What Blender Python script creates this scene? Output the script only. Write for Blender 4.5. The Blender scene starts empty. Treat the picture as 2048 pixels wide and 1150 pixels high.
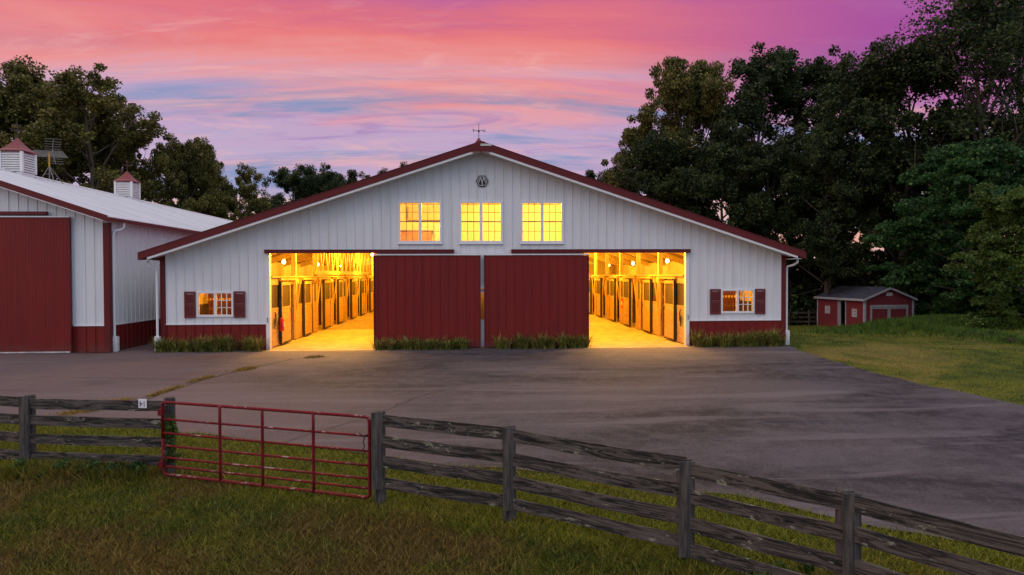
import bpy, bmesh, math, random
import numpy as np
from mathutils import Vector, Matrix, noise as mnoise
R = math.radians
random.seed(7); rng = np.random.default_rng(7)
S = bpy.context.scene
COL = S.collection

# ------------------------------------------------------------------ camera
EYE = Vector((-0.35, -24.1, 2.57)); YAW = R(3.396); PITCH = R(1.05); ROLL = R(-0.2)
cd = bpy.data.cameras.new("camera"); cam = bpy.data.objects.new("camera", cd); COL.objects.link(cam)
cd.lens = 24.0; cd.sensor_width = 36.0; cd.clip_start = 0.1; cd.clip_end = 3000
cam.matrix_world = (Matrix.Translation(EYE) @ Matrix.Rotation(-YAW, 4, 'Z') @ Matrix.Rotation(R(90) - PITCH, 4, 'X')
                    @ Matrix.Rotation(ROLL, 4, 'Z'))
S.camera = cam
S.view_settings.view_transform = 'Standard'; S.view_settings.look = 'None'
S.view_settings.exposure = 0.0; S.view_settings.gamma = 1.0
S.cycles.use_denoising = True
S.cycles.max_bounces = 8; S.cycles.transparent_max_bounces = 16
S.cycles.sample_clamp_indirect = 6.0

def at(X, Z):
    """survey point: X metres to the right of and Z metres ahead of the tripod -> world x, y"""
    s, c = math.sin(YAW), math.cos(YAW)
    return (EYE.x + X * c + Z * s, EYE.y - X * s + Z * c)

# ------------------------------------------------------------------ node helper
class NT:
    def __init__(s, tree): s.t = tree; s.n = tree.nodes; s.l = tree.links
    def put(s, sock, v):
        if v is None: return
        if isinstance(v, bpy.types.NodeSocket): s.l.new(v, sock)
        elif isinstance(v, (tuple, list)):
            v = tuple(v)
            if len(v) == 3 and sock.type == 'RGBA': v = v + (1,)
            sock.default_value = v
        else: sock.default_value = v
    def m(s, op, a, b=0.0, c=0.0, clamp=False):
        n = s.n.new('ShaderNodeMath'); n.operation = op; n.use_clamp = clamp
        s.put(n.inputs[0], a); s.put(n.inputs[1], b); s.put(n.inputs[2], c); return n.outputs[0]
    def step(s, v, a, b, o0=0.0, o1=1.0):
        n = s.n.new('ShaderNodeMapRange'); n.interpolation_type = 'SMOOTHSTEP'
        s.put(n.inputs[0], v); n.inputs[1].default_value = a; n.inputs[2].default_value = b
        n.inputs[3].default_value = o0; n.inputs[4].default_value = o1; return n.outputs[0]
    def noise(s, vec, scale, detail=4, rough=.55, dist=0.0):
        n = s.n.new('ShaderNodeTexNoise'); s.put(n.inputs['Vector'], vec); n.inputs['Scale'].default_value = scale
        n.inputs['Detail'].default_value = detail; n.inputs['Roughness'].default_value = rough
        n.inputs['Distortion'].default_value = dist; return n.outputs[0]
    def mix(s, f, a, b, mode='MIX'):
        n = s.n.new('ShaderNodeMix'); n.data_type = 'RGBA'; n.blend_type = mode
        s.put(n.inputs[0], f); s.put(n.inputs[6], a); s.put(n.inputs[7], b); return n.outputs[2]
    def map(s, vec, sc=(1, 1, 1), loc=(0, 0, 0), rot=(0, 0, 0)):
        n = s.n.new('ShaderNodeMapping'); s.put(n.inputs[0], vec)
        n.inputs[1].default_value = loc; n.inputs[2].default_value = rot; n.inputs[3].default_value = sc; return n.outputs[0]
    def ramp(s, f, stops, interp='LINEAR'):
        n = s.n.new('ShaderNodeValToRGB'); e = n.color_ramp.elements; n.color_ramp.interpolation = interp
        while len(e) < len(stops): e.new(0.5)
        for k, (p, c) in enumerate(stops): e[k].position = p; e[k].color = tuple(c) + (1,)
        s.put(n.inputs[0], f); return n.outputs[0]
    def coord(s, which='Object'):
        return s.n.new('ShaderNodeTexCoord').outputs[which]
    def comb(s, x, y, z):
        n = s.n.new('ShaderNodeCombineXYZ'); s.put(n.inputs[0], x); s.put(n.inputs[1], y); s.put(n.inputs[2], z); return n.outputs[0]

# ------------------------------------------------------------------ world: dusk sky
W = bpy.data.worlds.new("World"); S.world = W; W.use_nodes = True
W.node_tree.nodes.clear(); w = NT(W.node_tree)
SUN_EL, SUN_AZ = R(-3), R(-50)
d = w.coord('Generated'); sp = w.n.new('ShaderNodeSeparateXYZ'); w.l.new(d, sp.inputs[0])
sx, sy, sz = sp.outputs
zz = w.m('ADD', w.m('MAXIMUM', sz, 0.0), 0.10)
px_ = w.m('DIVIDE', sx, zz); py_ = w.m('DIVIDE', sy, zz)
plane = w.comb(px_, py_, 0.0)
n1 = w.noise(w.map(plane, (.30, .9, 1), (3.1, 1.2, 0), (0, 0, R(10))), 1.0, 6, .58, .9)
n2 = w.noise(w.map(plane, (.36, 1.25, 1), (7.3, 4.2, 0), (0, 0, R(-7))), 1.0, 7, .62, 1.0)
n3 = w.noise(w.map(plane, (.55, 1.7, 1), (1.7, 9.2, 0), (0, 0, R(14))), 1.0, 9, .66, 1.3)
n4 = w.noise(w.map(plane, (1.1, 3.0, 1), (5.7, 2.2, 0), (0, 0, R(-12))), 1.0, 9, .66, 1.5)
zw = w.m('ADD', sz, w.m('MULTIPLY', w.m('SUBTRACT', n1, .5), .30))
zw = w.m('ADD', zw, w.m('MULTIPLY', w.m('SUBTRACT', n3, .5), .14))
base = w.ramp(zw, [(0.0, (.82, .36, .22)), (.04, (.84, .44, .34)), (.085, (.76, .50, .52)), (.13, (.54, .43, .62)), (.18, (.56, .39, .60)),
                   (.215, (.78, .37, .44)), (.255, (.88, .30, .30)), (.295, (.86, .22, .22)), (.335, (.74, .17, .24)), (.375, (.56, .14, .34)),
                   (.50, (.50, .30, .50)), (.68, (1.0, 1.0, 1.0)), (1.0, (1.0, 1.0, 1.0))])
right = w.m('MULTIPLY', w.step(sx, .12, .55), w.step(zw, .12, .24))
base = w.mix(w.m('MULTIPLY', right, w.step(sz, .60, .42)), base, (.40, .085, .36))
left = w.m('MULTIPLY', w.step(w.m('MULTIPLY', sx, -1.0), .34, .60), w.m('MULTIPLY', w.step(zw, .26, .38), w.step(sz, .60, .42)))
base = w.mix(left, base, (.46, .11, .38))
band = w.m('MULTIPLY', w.step(sz, .08, .13), w.step(sz, .31, .215))
blue = w.m('MULTIPLY', w.step(n2, .45, .60), band)
blue = w.m('MULTIPLY', blue, w.step(sx, -.62, -.30, .25, 1.0))
blue = w.m('MULTIPLY', blue, w.step(n4, .30, .55, .45, 1.0))
base = w.mix(w.m('MULTIPLY', blue, .88), base, (.17, .29, .53))
rosy = w.m('MULTIPLY', w.step(n3, .52, .66), w.step(sz, .36, .24))
base = w.mix(w.m('MULTIPLY', rosy, .5), base, (.92, .48, .46))
hi = w.m('MULTIPLY', w.m('MULTIPLY', w.step(n4, .54, .70), w.step(sz, .42, .28)), w.step(sx, .45, .1))
base = w.mix(w.m('MULTIPLY', hi, .45), base, (.95, .50, .46))
lav = w.m('MULTIPLY', w.m('MULTIPLY', w.step(n2, .46, .34), w.step(sz, .16, .26)), w.step(sz, .60, .42))
base = w.mix(w.m('MULTIPLY', lav, .35), base, (.54, .22, .48))
mv = w.m('MULTIPLY', w.m('MULTIPLY', w.step(n4, .46, .32), band), .55)
base = w.mix(mv, base, (.36, .22, .50))
back = w.step(sy, .25, -.45)
side = w.ramp(w.m('ADD', w.m('MULTIPLY', sx, .5), .5), [(0, (1.05, .86, .90)), (.45, (.49, .58, .82)), (1, (.56, .80, 1.10))])
base = w.mix(back, base, side)
base = w.mix(w.m('MULTIPLY', w.step(sz, .48, .80), .85), base, (1.25, 1.22, 1.36))
base = w.mix(w.step(sz, 0.0, -.06), base, (.05, .04, .04))
bg1 = w.n.new('ShaderNodeBackground'); w.l.new(base, bg1.inputs[0]); bg1.inputs[1].default_value = 0.95
sky = w.n.new('ShaderNodeTexSky'); sky.sky_type = 'NISHITA'; sky.sun_disc = False
sky.sun_elevation = SUN_EL; sky.sun_rotation = SUN_AZ
bg2 = w.n.new('ShaderNodeBackground'); w.l.new(sky.outputs[0], bg2.inputs[0]); bg2.inputs[1].default_value = 0.04
ad = w.n.new('ShaderNodeAddShader'); w.l.new(bg1.outputs[0], ad.inputs[0]); w.l.new(bg2.outputs[0], ad.inputs[1])
wo = w.n.new('ShaderNodeOutputWorld'); w.l.new(ad.outputs[0], wo.inputs[0])

# soft last glow of the sky from the left (no hard sun any more)
sd = bpy.data.lights.new("afterglow", 'SUN'); sd.energy = 0.50; sd.angle = R(50); sd.color = (1.0, .72, .62)
so = bpy.data.objects.new("afterglow", sd); COL.objects.link(so)
so.rotation_euler = Vector((.75, .50, -.55)).to_track_quat('-Z', 'Y').to_euler()

# ------------------------------------------------------------------ materials
MATS = {}
def mat(name, fn, rough=.7, **kw):
    m = bpy.data.materials.new(name); m.use_nodes = True; t = NT(m.node_tree)
    b = t.n['Principled BSDF']; b.inputs['Roughness'].default_value = rough
    b.inputs['Specular IOR Level'].default_value = kw.get('spec', .4)
    b.inputs['Metallic'].default_value = kw.get('metal', 0)
    r = fn(t, b)
    if r is not None: t.put(b.inputs['Base Color'], r)
    MATS[name] = m; return m
def bump(t, b, h, strength=.3, dist=.02):
    n = t.n.new('ShaderNodeBump'); n.inputs['Strength'].default_value = strength; n.inputs['Distance'].default_value = dist
    t.put(n.inputs['Height'], h); t.l.new(n.outputs[0], b.inputs['Normal'])

def f_siding(c, dirt, amt=.35):
    def f(t, b):
        o = t.coord('Object')
        st = t.noise(t.map(o, (5, 5, .35)), 1, 5, .6)
        bl = t.noise(o, .6, 3)
        c1 = t.mix(t.m('MULTIPLY', t.step(st, .42, .75), amt), c, dirt)
        c1 = t.mix(t.m('MULTIPLY', t.step(bl, .4, .7), amt * .5), c1, dirt)
        sp = t.n.new('ShaderNodeSeparateXYZ'); t.l.new(o, sp.inputs[0])
        low = t.m('MULTIPLY', t.step(sp.outputs[2], .45, .0), t.step(t.noise(o, 6, 4), .3, .65))
        c1 = t.mix(t.m('MULTIPLY', low, .45), c1, (.10, .08, .06))
        if c[0] < .3: c1 = t.mix(t.m('MULTIPLY', t.step(t.noise(o, 16, 5, .8), .705, .73), .55), c1, (.34, .20, .17))
        bump(t, b, t.noise(t.map(o, (1.2, 1.2, .5)), 1.5, 3), .10, .03)
        return c1
    return f
WHITE = mat('white_painted_steel', f_siding((.74, .74, .735), (.54, .53, .51)), .42)
TRIMW = mat('white_trim', f_siding((.78, .77, .75), (.55, .53, .5), .2), .4)
TRIMG = mat('weathered_white_boards', f_siding((.42, .42, .44), (.25, .25, .26), .5), .6)
RED = mat('barn_red_steel', f_siding((.195, .015, .012), (.13, .012, .010), .6), .45, spec=.22)
REDT = mat('barn_red_trim', f_siding((.125, .012, .011), (.09, .010, .010), .4), .42, spec=.25)
REDROOF = mat('red_roof_steel', f_siding((.19, .022, .022), (.12, .018, .018), .4), .42, spec=.3)
def f_roofw(t, b):
    o = t.coord('Object')
    st = t.noise(t.map(o, (.25, 3.0, .25)), 1, 5, .65)
    s2 = t.noise(t.map(o, (.6, 8, .6)), 1, 3)
    c = t.mix(t.m('MULTIPLY', t.step(st, .45, .75), .55), (.62, .61, .62), (.36, .34, .35))
    return t.mix(t.m('MULTIPLY', t.step(s2, .5, .8), .35), c, (.42, .36, .33))
ROOFW = mat('white_roof_steel', f_roofw, .38)
def f_shutter(t, b):
    o = t.coord('Object'); return t.mix(t.noise(o, 5, 3), (.12, .014, .013), (.17, .024, .020))
SHUT = mat('faded_red_shutter', f_shutter, .55)
def f_wood(c1, c2, grain=(1, 14, 14), knots=True):
    def f(t, b):
        o = t.coord('Object')
        g = t.noise(t.map(o, grain), 1.6, 6, .6, .4)
        big = t.noise(o, .9, 3)
        c = t.mix(t.step(g, .3, .7), c1, c2)
        c = t.mix(t.m('MULTIPLY', t.step(big, .45, .7), .4), c, tuple(x * .6 for x in c2))
        bump(t, b, g, .25, .01); return c
    return f
OAK = mat('oak_boards', f_wood((.62, .40, .17), (.42, .25, .09), (14, 1.2, 14)), .6)
POSTW = mat('timber_post', f_wood((.60, .42, .20), (.38, .24, .10), (10, 10, .8)), .7)
CEILW = mat('rough_sawn_ceiling', f_wood((.46, .28, .12), (.30, .17, .07), (2, 2, 2)), .8)
LINER = mat('interior_liner', f_wood((.62, .46, .24), (.50, .34, .16), (6, 6, .6)), .6)
def f_mesh(t, b):
    o = t.coord('Object'); return t.mix(t.noise(o, 3, 2), (.085, .055, .03), (.06, .038, .022))
STALLD = mat('shaded_stall_boards', f_wood((.085, .040, .018), (.05, .024, .012), (9, 1.5, 9)), .8)  # board colour darkened to stand for the unlit stalls
REDWD = mat('red_stained_boards', f_wood((.30, .10, .035), (.20, .06, .02), (9, 9, .8)), .7)
GRILLE = mat('dark_steel_grille', f_mesh, .55)
DARK = mat('black_iron', lambda t, b: (.02, .02, .022), .5)
VANE = mat('rusty_dark_iron', lambda t, b: t.mix(t.noise(t.coord(), 9, 2), (.05, .03, .03), (.10, .04, .035)), .6)
def f_conc(t, b):
    o = t.coord('Object'); n = t.noise(o, 2.2, 6, .6); n2 = t.noise(t.map(o, (.6, .25, 1)), 1, 4)
    c = t.mix(t.step(n, .3, .7), (.50, .39, .20), (.34, .25, .12))
    bump(t, b, n, .2, .02); return t.mix(t.m('MULTIPLY', t.step(n2, .45, .7), .6), c, (.26, .18, .10))
CONC = mat('dusty_concrete_floor', f_conc, .7)
CREAM = mat('cream_wall', lambda t, b: t.mix(t.noise(t.coord(), .8, 3), (.80, .72, .52), (.72, .62, .42)), .6)
CAB = mat('cherry_cabinet', f_wood((.45, .20, .06), (.34, .14, .04), (1, 9, 9)), .5)
def f_glass(t, b):
    for n in list(t.n):
        if n.type != 'OUTPUT_MATERIAL': t.n.remove(n)
    tr = t.n.new('ShaderNodeBsdfTransparent'); gl = t.n.new('ShaderNodeBsdfGlossy'); gl.inputs['Roughness'].default_value = .03
    fr = t.n.new('ShaderNodeFresnel'); fr.inputs[0].default_value = 1.45; mx = t.n.new('ShaderNodeMixShader')
    t.l.new(fr.outputs[0], mx.inputs[0]); t.l.new(tr.outputs[0], mx.inputs[1]); t.l.new(gl.outputs[0], mx.inputs[2])
    t.l.new(mx.outputs[0], t.n['Material Output'].inputs[0])
def glassmat(name):
    m = bpy.data.materials.new(name); m.use_nodes = True; f_glass(NT(m.node_tree), None); return m
GLASS = glassmat('window_glass')
def emis(name, c, s):
    m = bpy.data.materials.new(name); m.use_nodes = True; b = m.node_tree.nodes['Principled BSDF']
    b.inputs['Base Color'].default_value = (.8, .8, .8, 1); b.inputs['Emission Color'].default_value = c + (1,)
    b.inputs['Emission Strength'].default_value = s; return m
BULB = emis('warm_globe', (1.0, .66, .22), 18.0)
def f_asphalt(t, b):
    o = t.coord('Object')
    fine = t.noise(o, 20, 6, .8); mid = t.noise(o, 3.0, 6, .62); big = t.noise(t.map(o, (.10, .34, 1), (2.0, 0, 0)), 1, 5, .6, .8)
    streak = t.noise(t.map(o, (.16, 1.5, 1), (4, 3, 0), (0, 0, R(-4))), 1, 6, .6, .6)
    sp = t.n.new('ShaderNodeSeparateXYZ'); t.l.new(o, sp.inputs[0])
    old = t.step(t.m('ADD', t.m('ADD', sp.outputs[0], t.m('MULTIPLY', sp.outputs[1], .55)), t.m('MULTIPLY', t.noise(o, .5, 4), 3.0)), -3.5, -10.5)
    c = t.mix(t.step(big, .36, .64), (.024, .021, .023), (.080, .067, .070))
    c = t.mix(t.m('MULTIPLY', old, .55), c, (.200, .132, .120))
    c = t.mix(t.m('MULTIPLY', t.step(streak, .53, .68), .6), c, (.140, .117, .122))
    c = t.mix(t.m('MULTIPLY', t.step(streak, .42, .28), .5), c, (.032, .029, .031))
    c = t.mix(t.m('MULTIPLY', t.step(mid, .42, .62), .35), c, (.105, .090, .094))
    c = t.mix(t.m('MULTIPLY', t.step(fine, .50, .72), .42), c, (.20, .175, .18))
    c = t.mix(t.m('MULTIPLY', t.step(fine, .48, .28), .5), c, (.022, .020, .022))
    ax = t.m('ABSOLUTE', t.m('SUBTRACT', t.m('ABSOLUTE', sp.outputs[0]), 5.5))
    spill_tint = t.m('MULTIPLY', t.step(t.m('ADD', ax, t.m('MULTIPLY', t.noise(o, 1.1, 4), 1.6)), 4.2, 1.6), t.step(t.m('ADD', sp.outputs[1], t.m('MULTIPLY', t.noise(o, 1.3, 4), 1.6)), -3.6, .3))  # warm light spill from the doorways, painted into the asphalt colour
    c = t.mix(t.m('MULTIPLY', spill_tint, .75), c, t.mix(t.step(fine, .4, .65), (.22, .17, .12), (.34, .27, .19)))
    bump(t, b, t.m('ADD', fine, t.m('MULTIPLY', mid, .8)), .22, .006)
    return c
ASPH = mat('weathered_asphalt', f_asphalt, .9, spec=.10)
def grasscol(t, isl=False):
    gn = t.n.new('ShaderNodeNewGeometry'); g = gn.outputs['Position']
    big = t.noise(g, .42, 6, .68, .6); mid = t.noise(g, 1.9, 5, .65); fn = t.noise(g, 26, 3, .7)
    c = t.mix(t.step(mid, .35, .68), (.045, .078, .007), (.145, .150, .011))
    c = t.mix(t.m('MULTIPLY', t.step(big, .44, .58), .85), c, (.165, .090, .028))
    c = t.mix(t.m('MULTIPLY', t.step(fn, .5, .75), .7), c, (.40, .33, .03))
    c = t.mix(t.m('MULTIPLY', t.step(fn, .48, .3), .6), c, (.016, .026, .005))
    sx_ = t.n.new('ShaderNodeSeparateXYZ'); t.l.new(g, sx_.inputs[0])
    ln = t.m('ADD', sx_.outputs[1], t.m('MULTIPLY', t.m('MAXIMUM', t.m('ADD', sx_.outputs[0], 5.5), 0.0), .50))
    lush = t.step(t.m('ADD', ln, t.m('MULTIPLY', t.noise(g, 2.2, 3), .8)), -12.6, -11.6)
    c = t.mix(t.m('MULTIPLY', lush, .62), c, t.mix(t.step(fn, .4, .65), (.105, .155, .010), (.40, .37, .022)))
    if isl:
        ri = gn.outputs['Random Per Island']; c = t.mix(t.step(ri, .35, .0), c, (.020, .034, .006)); c = t.mix(t.m('MULTIPLY', t.step(ri, .78, 1.0), .5), c, (.40, .33, .06))
    return c
def f_ground(t, b):
    c = t.mix(.62, grasscol(t), (.016, .013, .006)); g = t.n.new('ShaderNodeNewGeometry').outputs['Position']  # turf colour darkened to paint the shade between blades
    n = t.noise(g, 14, 5, .7); bump(t, b, n, .8, .06)
    sp = t.n.new('ShaderNodeSeparateXYZ'); t.l.new(g, sp.inputs[0]); lm = t.m('MULTIPLY', t.step(sp.outputs[0], 9.0, 10.0), t.step(sp.outputs[1], -13, -12))
    lw = t.mix(t.step(t.noise(g, 1.1, 4), .35, .65), (.042, .062, .008), (.105, .11, .012)); lw = t.mix(t.m('MULTIPLY', t.step(t.noise(g, .22, 5, .6, .6),   .50, .66), .7), lw, (.20, .145, .04)); c = t.mix(lm, c, lw)
    return t.mix(t.m('MULTIPLY', t.step(n, .5, .7), .6), c, (.05, .036, .015))
GROUND = mat('turf_ground', f_ground, .9, spec=.1)
def f_blade(t, b):
    c = grasscol(t, True)
    tr = t.n.new('ShaderNodeBsdfTranslucent'); t.l.new(c, tr.inputs[0])
    mx = t.n.new('ShaderNodeMixShader'); mx.inputs[0].default_value = .3
    t.l.new(b.outputs[0], mx.inputs[1]); t.l.new(tr.outputs[0], mx.inputs[2])
    t.l.new(mx.outputs[0], t.n['Material Output'].inputs[0]); return c
BLADE = mat('grass_blades', f_blade, .65, spec=.2)
def f_lawn(t, b):
    gn = t.n.new('ShaderNodeNewGeometry'); g = gn.outputs['Position']; big = t.noise(g, .22, 5, .6, .6); mid = t.noise(g, 1.1, 4)
    c = t.mix(t.step(mid, .35, .65), (.050, .085, .009), (.125, .140, .014)); c = t.mix(t.m('MULTIPLY', t.step(big, .50, .66), .7), c, (.27, .20, .05))
    return t.mix(t.m('MULTIPLY', t.step(gn.outputs['Random Per Island'], .6, 1.0), .3), c, (.36, .30, .05))
LAWN = mat('lawn_blades', f_lawn, .7, spec=.15)
def f_leaf(ca, cb, cc, scale=.55):
    def f(t, b):
        gn = t.n.new('ShaderNodeNewGeometry'); g = gn.outputs['Position']
        a = t.noise(g, scale, 3, .6); fn = t.noise(g, 5.0, 3, .7)
        c = t.mix(t.step(a, .38, .64), ca, cb)
        c = t.mix(t.m('MULTIPLY', t.step(fn, .52, .72), .7), c, cc)
        ri = gn.outputs['Random Per Island']; c = t.mix(t.m('MULTIPLY', t.step(ri, .7, 1.0), .7), c, cc); c = t.mix(t.m('MULTIPLY', t.step(ri, .45, .0), .7), c, tuple(q * .35 for q in ca))
        tr = t.n.new('ShaderNodeBsdfTranslucent'); t.l.new(c, tr.inputs[0])
        mx = t.n.new('ShaderNodeMixShader'); mx.inputs[0].default_value = .3
        t.l.new(b.outputs[0], mx.inputs[1]); t.l.new(tr.outputs[0], mx.inputs[2])
        t.l.new(mx.outputs[0], t.n['Material Output'].inputs[0]); return c
    return f
LEAF_OLIVE = mat('olive_leaves', f_leaf((.050, .058, .012), (.165, .155, .030), (.42, .35, .10)), .6, spec=.25)
LEAF_DARK = mat('dark_leaves', f_leaf((.010, .024, .008), (.040, .066, .020), (.15, .17, .05)), .6, spec=.2)
LEAF_GREEN = mat('green_leaves', f_leaf((.014, .052, .014), (.045, .13, .032), (.12, .22, .055)), .6, spec=.2)
LEAF_BRIGHT = mat('bright_leaves', f_leaf((.040, .080, .014), (.10, .165, .026), (.16, .20, .04)), .6, spec=.2)
BARK = mat('bark', lambda t, b: t.mix(t.noise(t.map(t.coord(), (6, 6, 1)), 1, 5), (.055, .042, .033), (.12, .095, .075)), .9, spec=.1)
def f_fence(t, b):
    oi = t.n.new('ShaderNodeObjectInfo'); o = t.coord('Object')
    v = t.n.new('ShaderNodeVectorMath'); v.operation = 'ADD'; t.l.new(o, v.inputs[0])
    sc = t.n.new('ShaderNodeVectorMath'); sc.operation = 'SCALE'; t.l.new(t.comb(oi.outputs['Random'], oi.outputs['Random'], oi.outputs['Random']), sc.inputs[0]); sc.inputs[3].default_value = 37
    t.l.new(sc.outputs[0], v.inputs[1]); q = v.outputs[0]
    g = t.noise(t.map(q, (2.0, 30, 60)), 1, 7, .75, .5); p = t.noise(t.map(q, (1.3, 6, 13)), 1, 9, .74, 1.6); l = t.noise(t.map(q, (4, 9, 9)), 1, 4, .7)
    c = t.mix(t.step(p, .44, .57), (.012, .011, .010), (.098, .084, .070))
    c = t.mix(t.m('MULTIPLY', t.step(g, .45, .72), .6), c, (.125, .110, .095))
    c = t.mix(t.m('MULTIPLY', t.step(g, .45, .32), .7), c, (.008, .007, .007))
    c = t.mix(t.m('MULTIPLY', t.step(l, .61, .66), .7), c, (.26, .27, .19))
    bump(t, b, t.m('ADD', g, p), .6, .012); return c
FENCE = mat('weathered_fence_boards', f_fence, .85, spec=.2)
def f_post(t, b):
    oi = t.n.new('ShaderNodeObjectInfo'); q = t.coord('Object')
    g = t.noise(t.map(q, (22, 22, 1.6)), 1, 6, .65, .3); p = t.noise(t.map(q, (7, 7, 1.2)), 1, 4)
    c = t.mix(t.step(g, .35, .7), (.030, .027, .026), (.105, .095, .088))
    c = t.mix(t.m('MULTIPLY', t.step(p, .5, .7), .5), c, (.17, .13, .09))
    bump(t, b, g, .6, .012); return c
FPOST = mat('weathered_round_post', f_post, .85, spec=.2)
def f_gate(t, b):
    o = t.coord('Object'); n = t.noise(o, 9, 5, .7); l = t.noise(t.map(o, (1, 1, 1)), 5, 4, .75)
    nr = t.n.new('ShaderNodeNewGeometry').outputs['Normal']; sp = t.n.new('ShaderNodeSeparateXYZ'); t.l.new(nr, sp.inputs[0])
    c = t.mix(t.step(n, .35, .7), (.185, .009, .015), (.10, .010, .012))
    up = t.step(sp.outputs[2], .0, .5)
    c = t.mix(t.m('MULTIPLY', t.m('MULTIPLY', t.step(l, .57, .63), .8), up), c, (.30, .24, .21))
    bump(t, b, n, .2, .01); return c
GATE = mat('chipped_red_gate_paint', f_gate, .6, spec=.15)
SIGNW = mat('white_plastic_sign', lambda t, b: (.72, .74, .76), .4)
INKR = mat('red_ink', lambda t, b: (.45, .03, .04), .5)
INKD = mat('dark_ink', lambda t, b: (.08, .05, .10), .5)
LOGO = mat('maroon_emblem', lambda t, b: (.030, .005, .009), .4)
MUNT = mat('weathered_muntin', lambda t, b: (.16, .12, .08), .5)
STONE = mat('grey_stone', lambda t, b: (.20, .18, .17), .9)
PLATE = mat('grey_plate', lambda t, b: (.55, .53, .50), .4)
SHINGLE = mat('grey_shingles', lambda t, b: t.mix(t.step(t.noise(t.map(t.coord(), (3, 3, 12)), 1, 5), .3, .7), (.028, .032, .045), (.065, .072, .095)), .85)
T111 = mat('dark_red_plank_siding', lambda t, b: t.mix(t.noise(t.map(t.coord(), (8, 8, .5)), 1, 4), (.16, .02, .026), (.24, .032, .036)), .7)
STEEL = mat('galvanised_tube', lambda t, b: (.20, .19, .17), .5)
YEL = mat('yellow_mast_paint', lambda t, b: (.62, .36, .03), .5)
EXT = mat('extinguisher_red', lambda t, b: (.55, .02, .015), .35)
DIRT = mat('dark_rotted_timber', lambda t, b: t.mix(t.noise(t.coord(), 5, 4), (.016, .012, .010), (.05, .035, .025)), .95, spec=.1)
def f_weed(t, b):
    g = t.n.new('ShaderNodeNewGeometry').outputs['Position']; n = t.noise(g, 9, 3); a = t.noise(g, 1.4, 2)
    c = t.mix(t.step(n, .4, .62), (.085, .105, .018), (.25, .23, .045))
    c = t.mix(t.m('MULTIPLY', t.step(a, .55, .7), .5), c, (.26, .16, .06))
    return c
WEED = mat('strappy_leaves', f_weed, .6, spec=.25)
def f_dry(t, b):
    g = t.n.new('ShaderNodeNewGeometry').outputs['Position']; return t.mix(t.noise(g, 8, 3), (.20, .12, .03), (.33, .22, .05))
WGRN = mat('green_weeds', lambda t, b: t.mix(t.step(t.noise(t.n.new('ShaderNodeNewGeometry').outputs['Position'], 3, 4), .35, .65), (.025, .060, .010), (.10, .17, .022)), .7, spec=.15)
DRY = mat('dry_yellow_weeds', f_dry, .8, spec=.1)
BLUEP = mat('pale_blue_plate', lambda t, b: (.06, .16, .34), .4)

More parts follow.
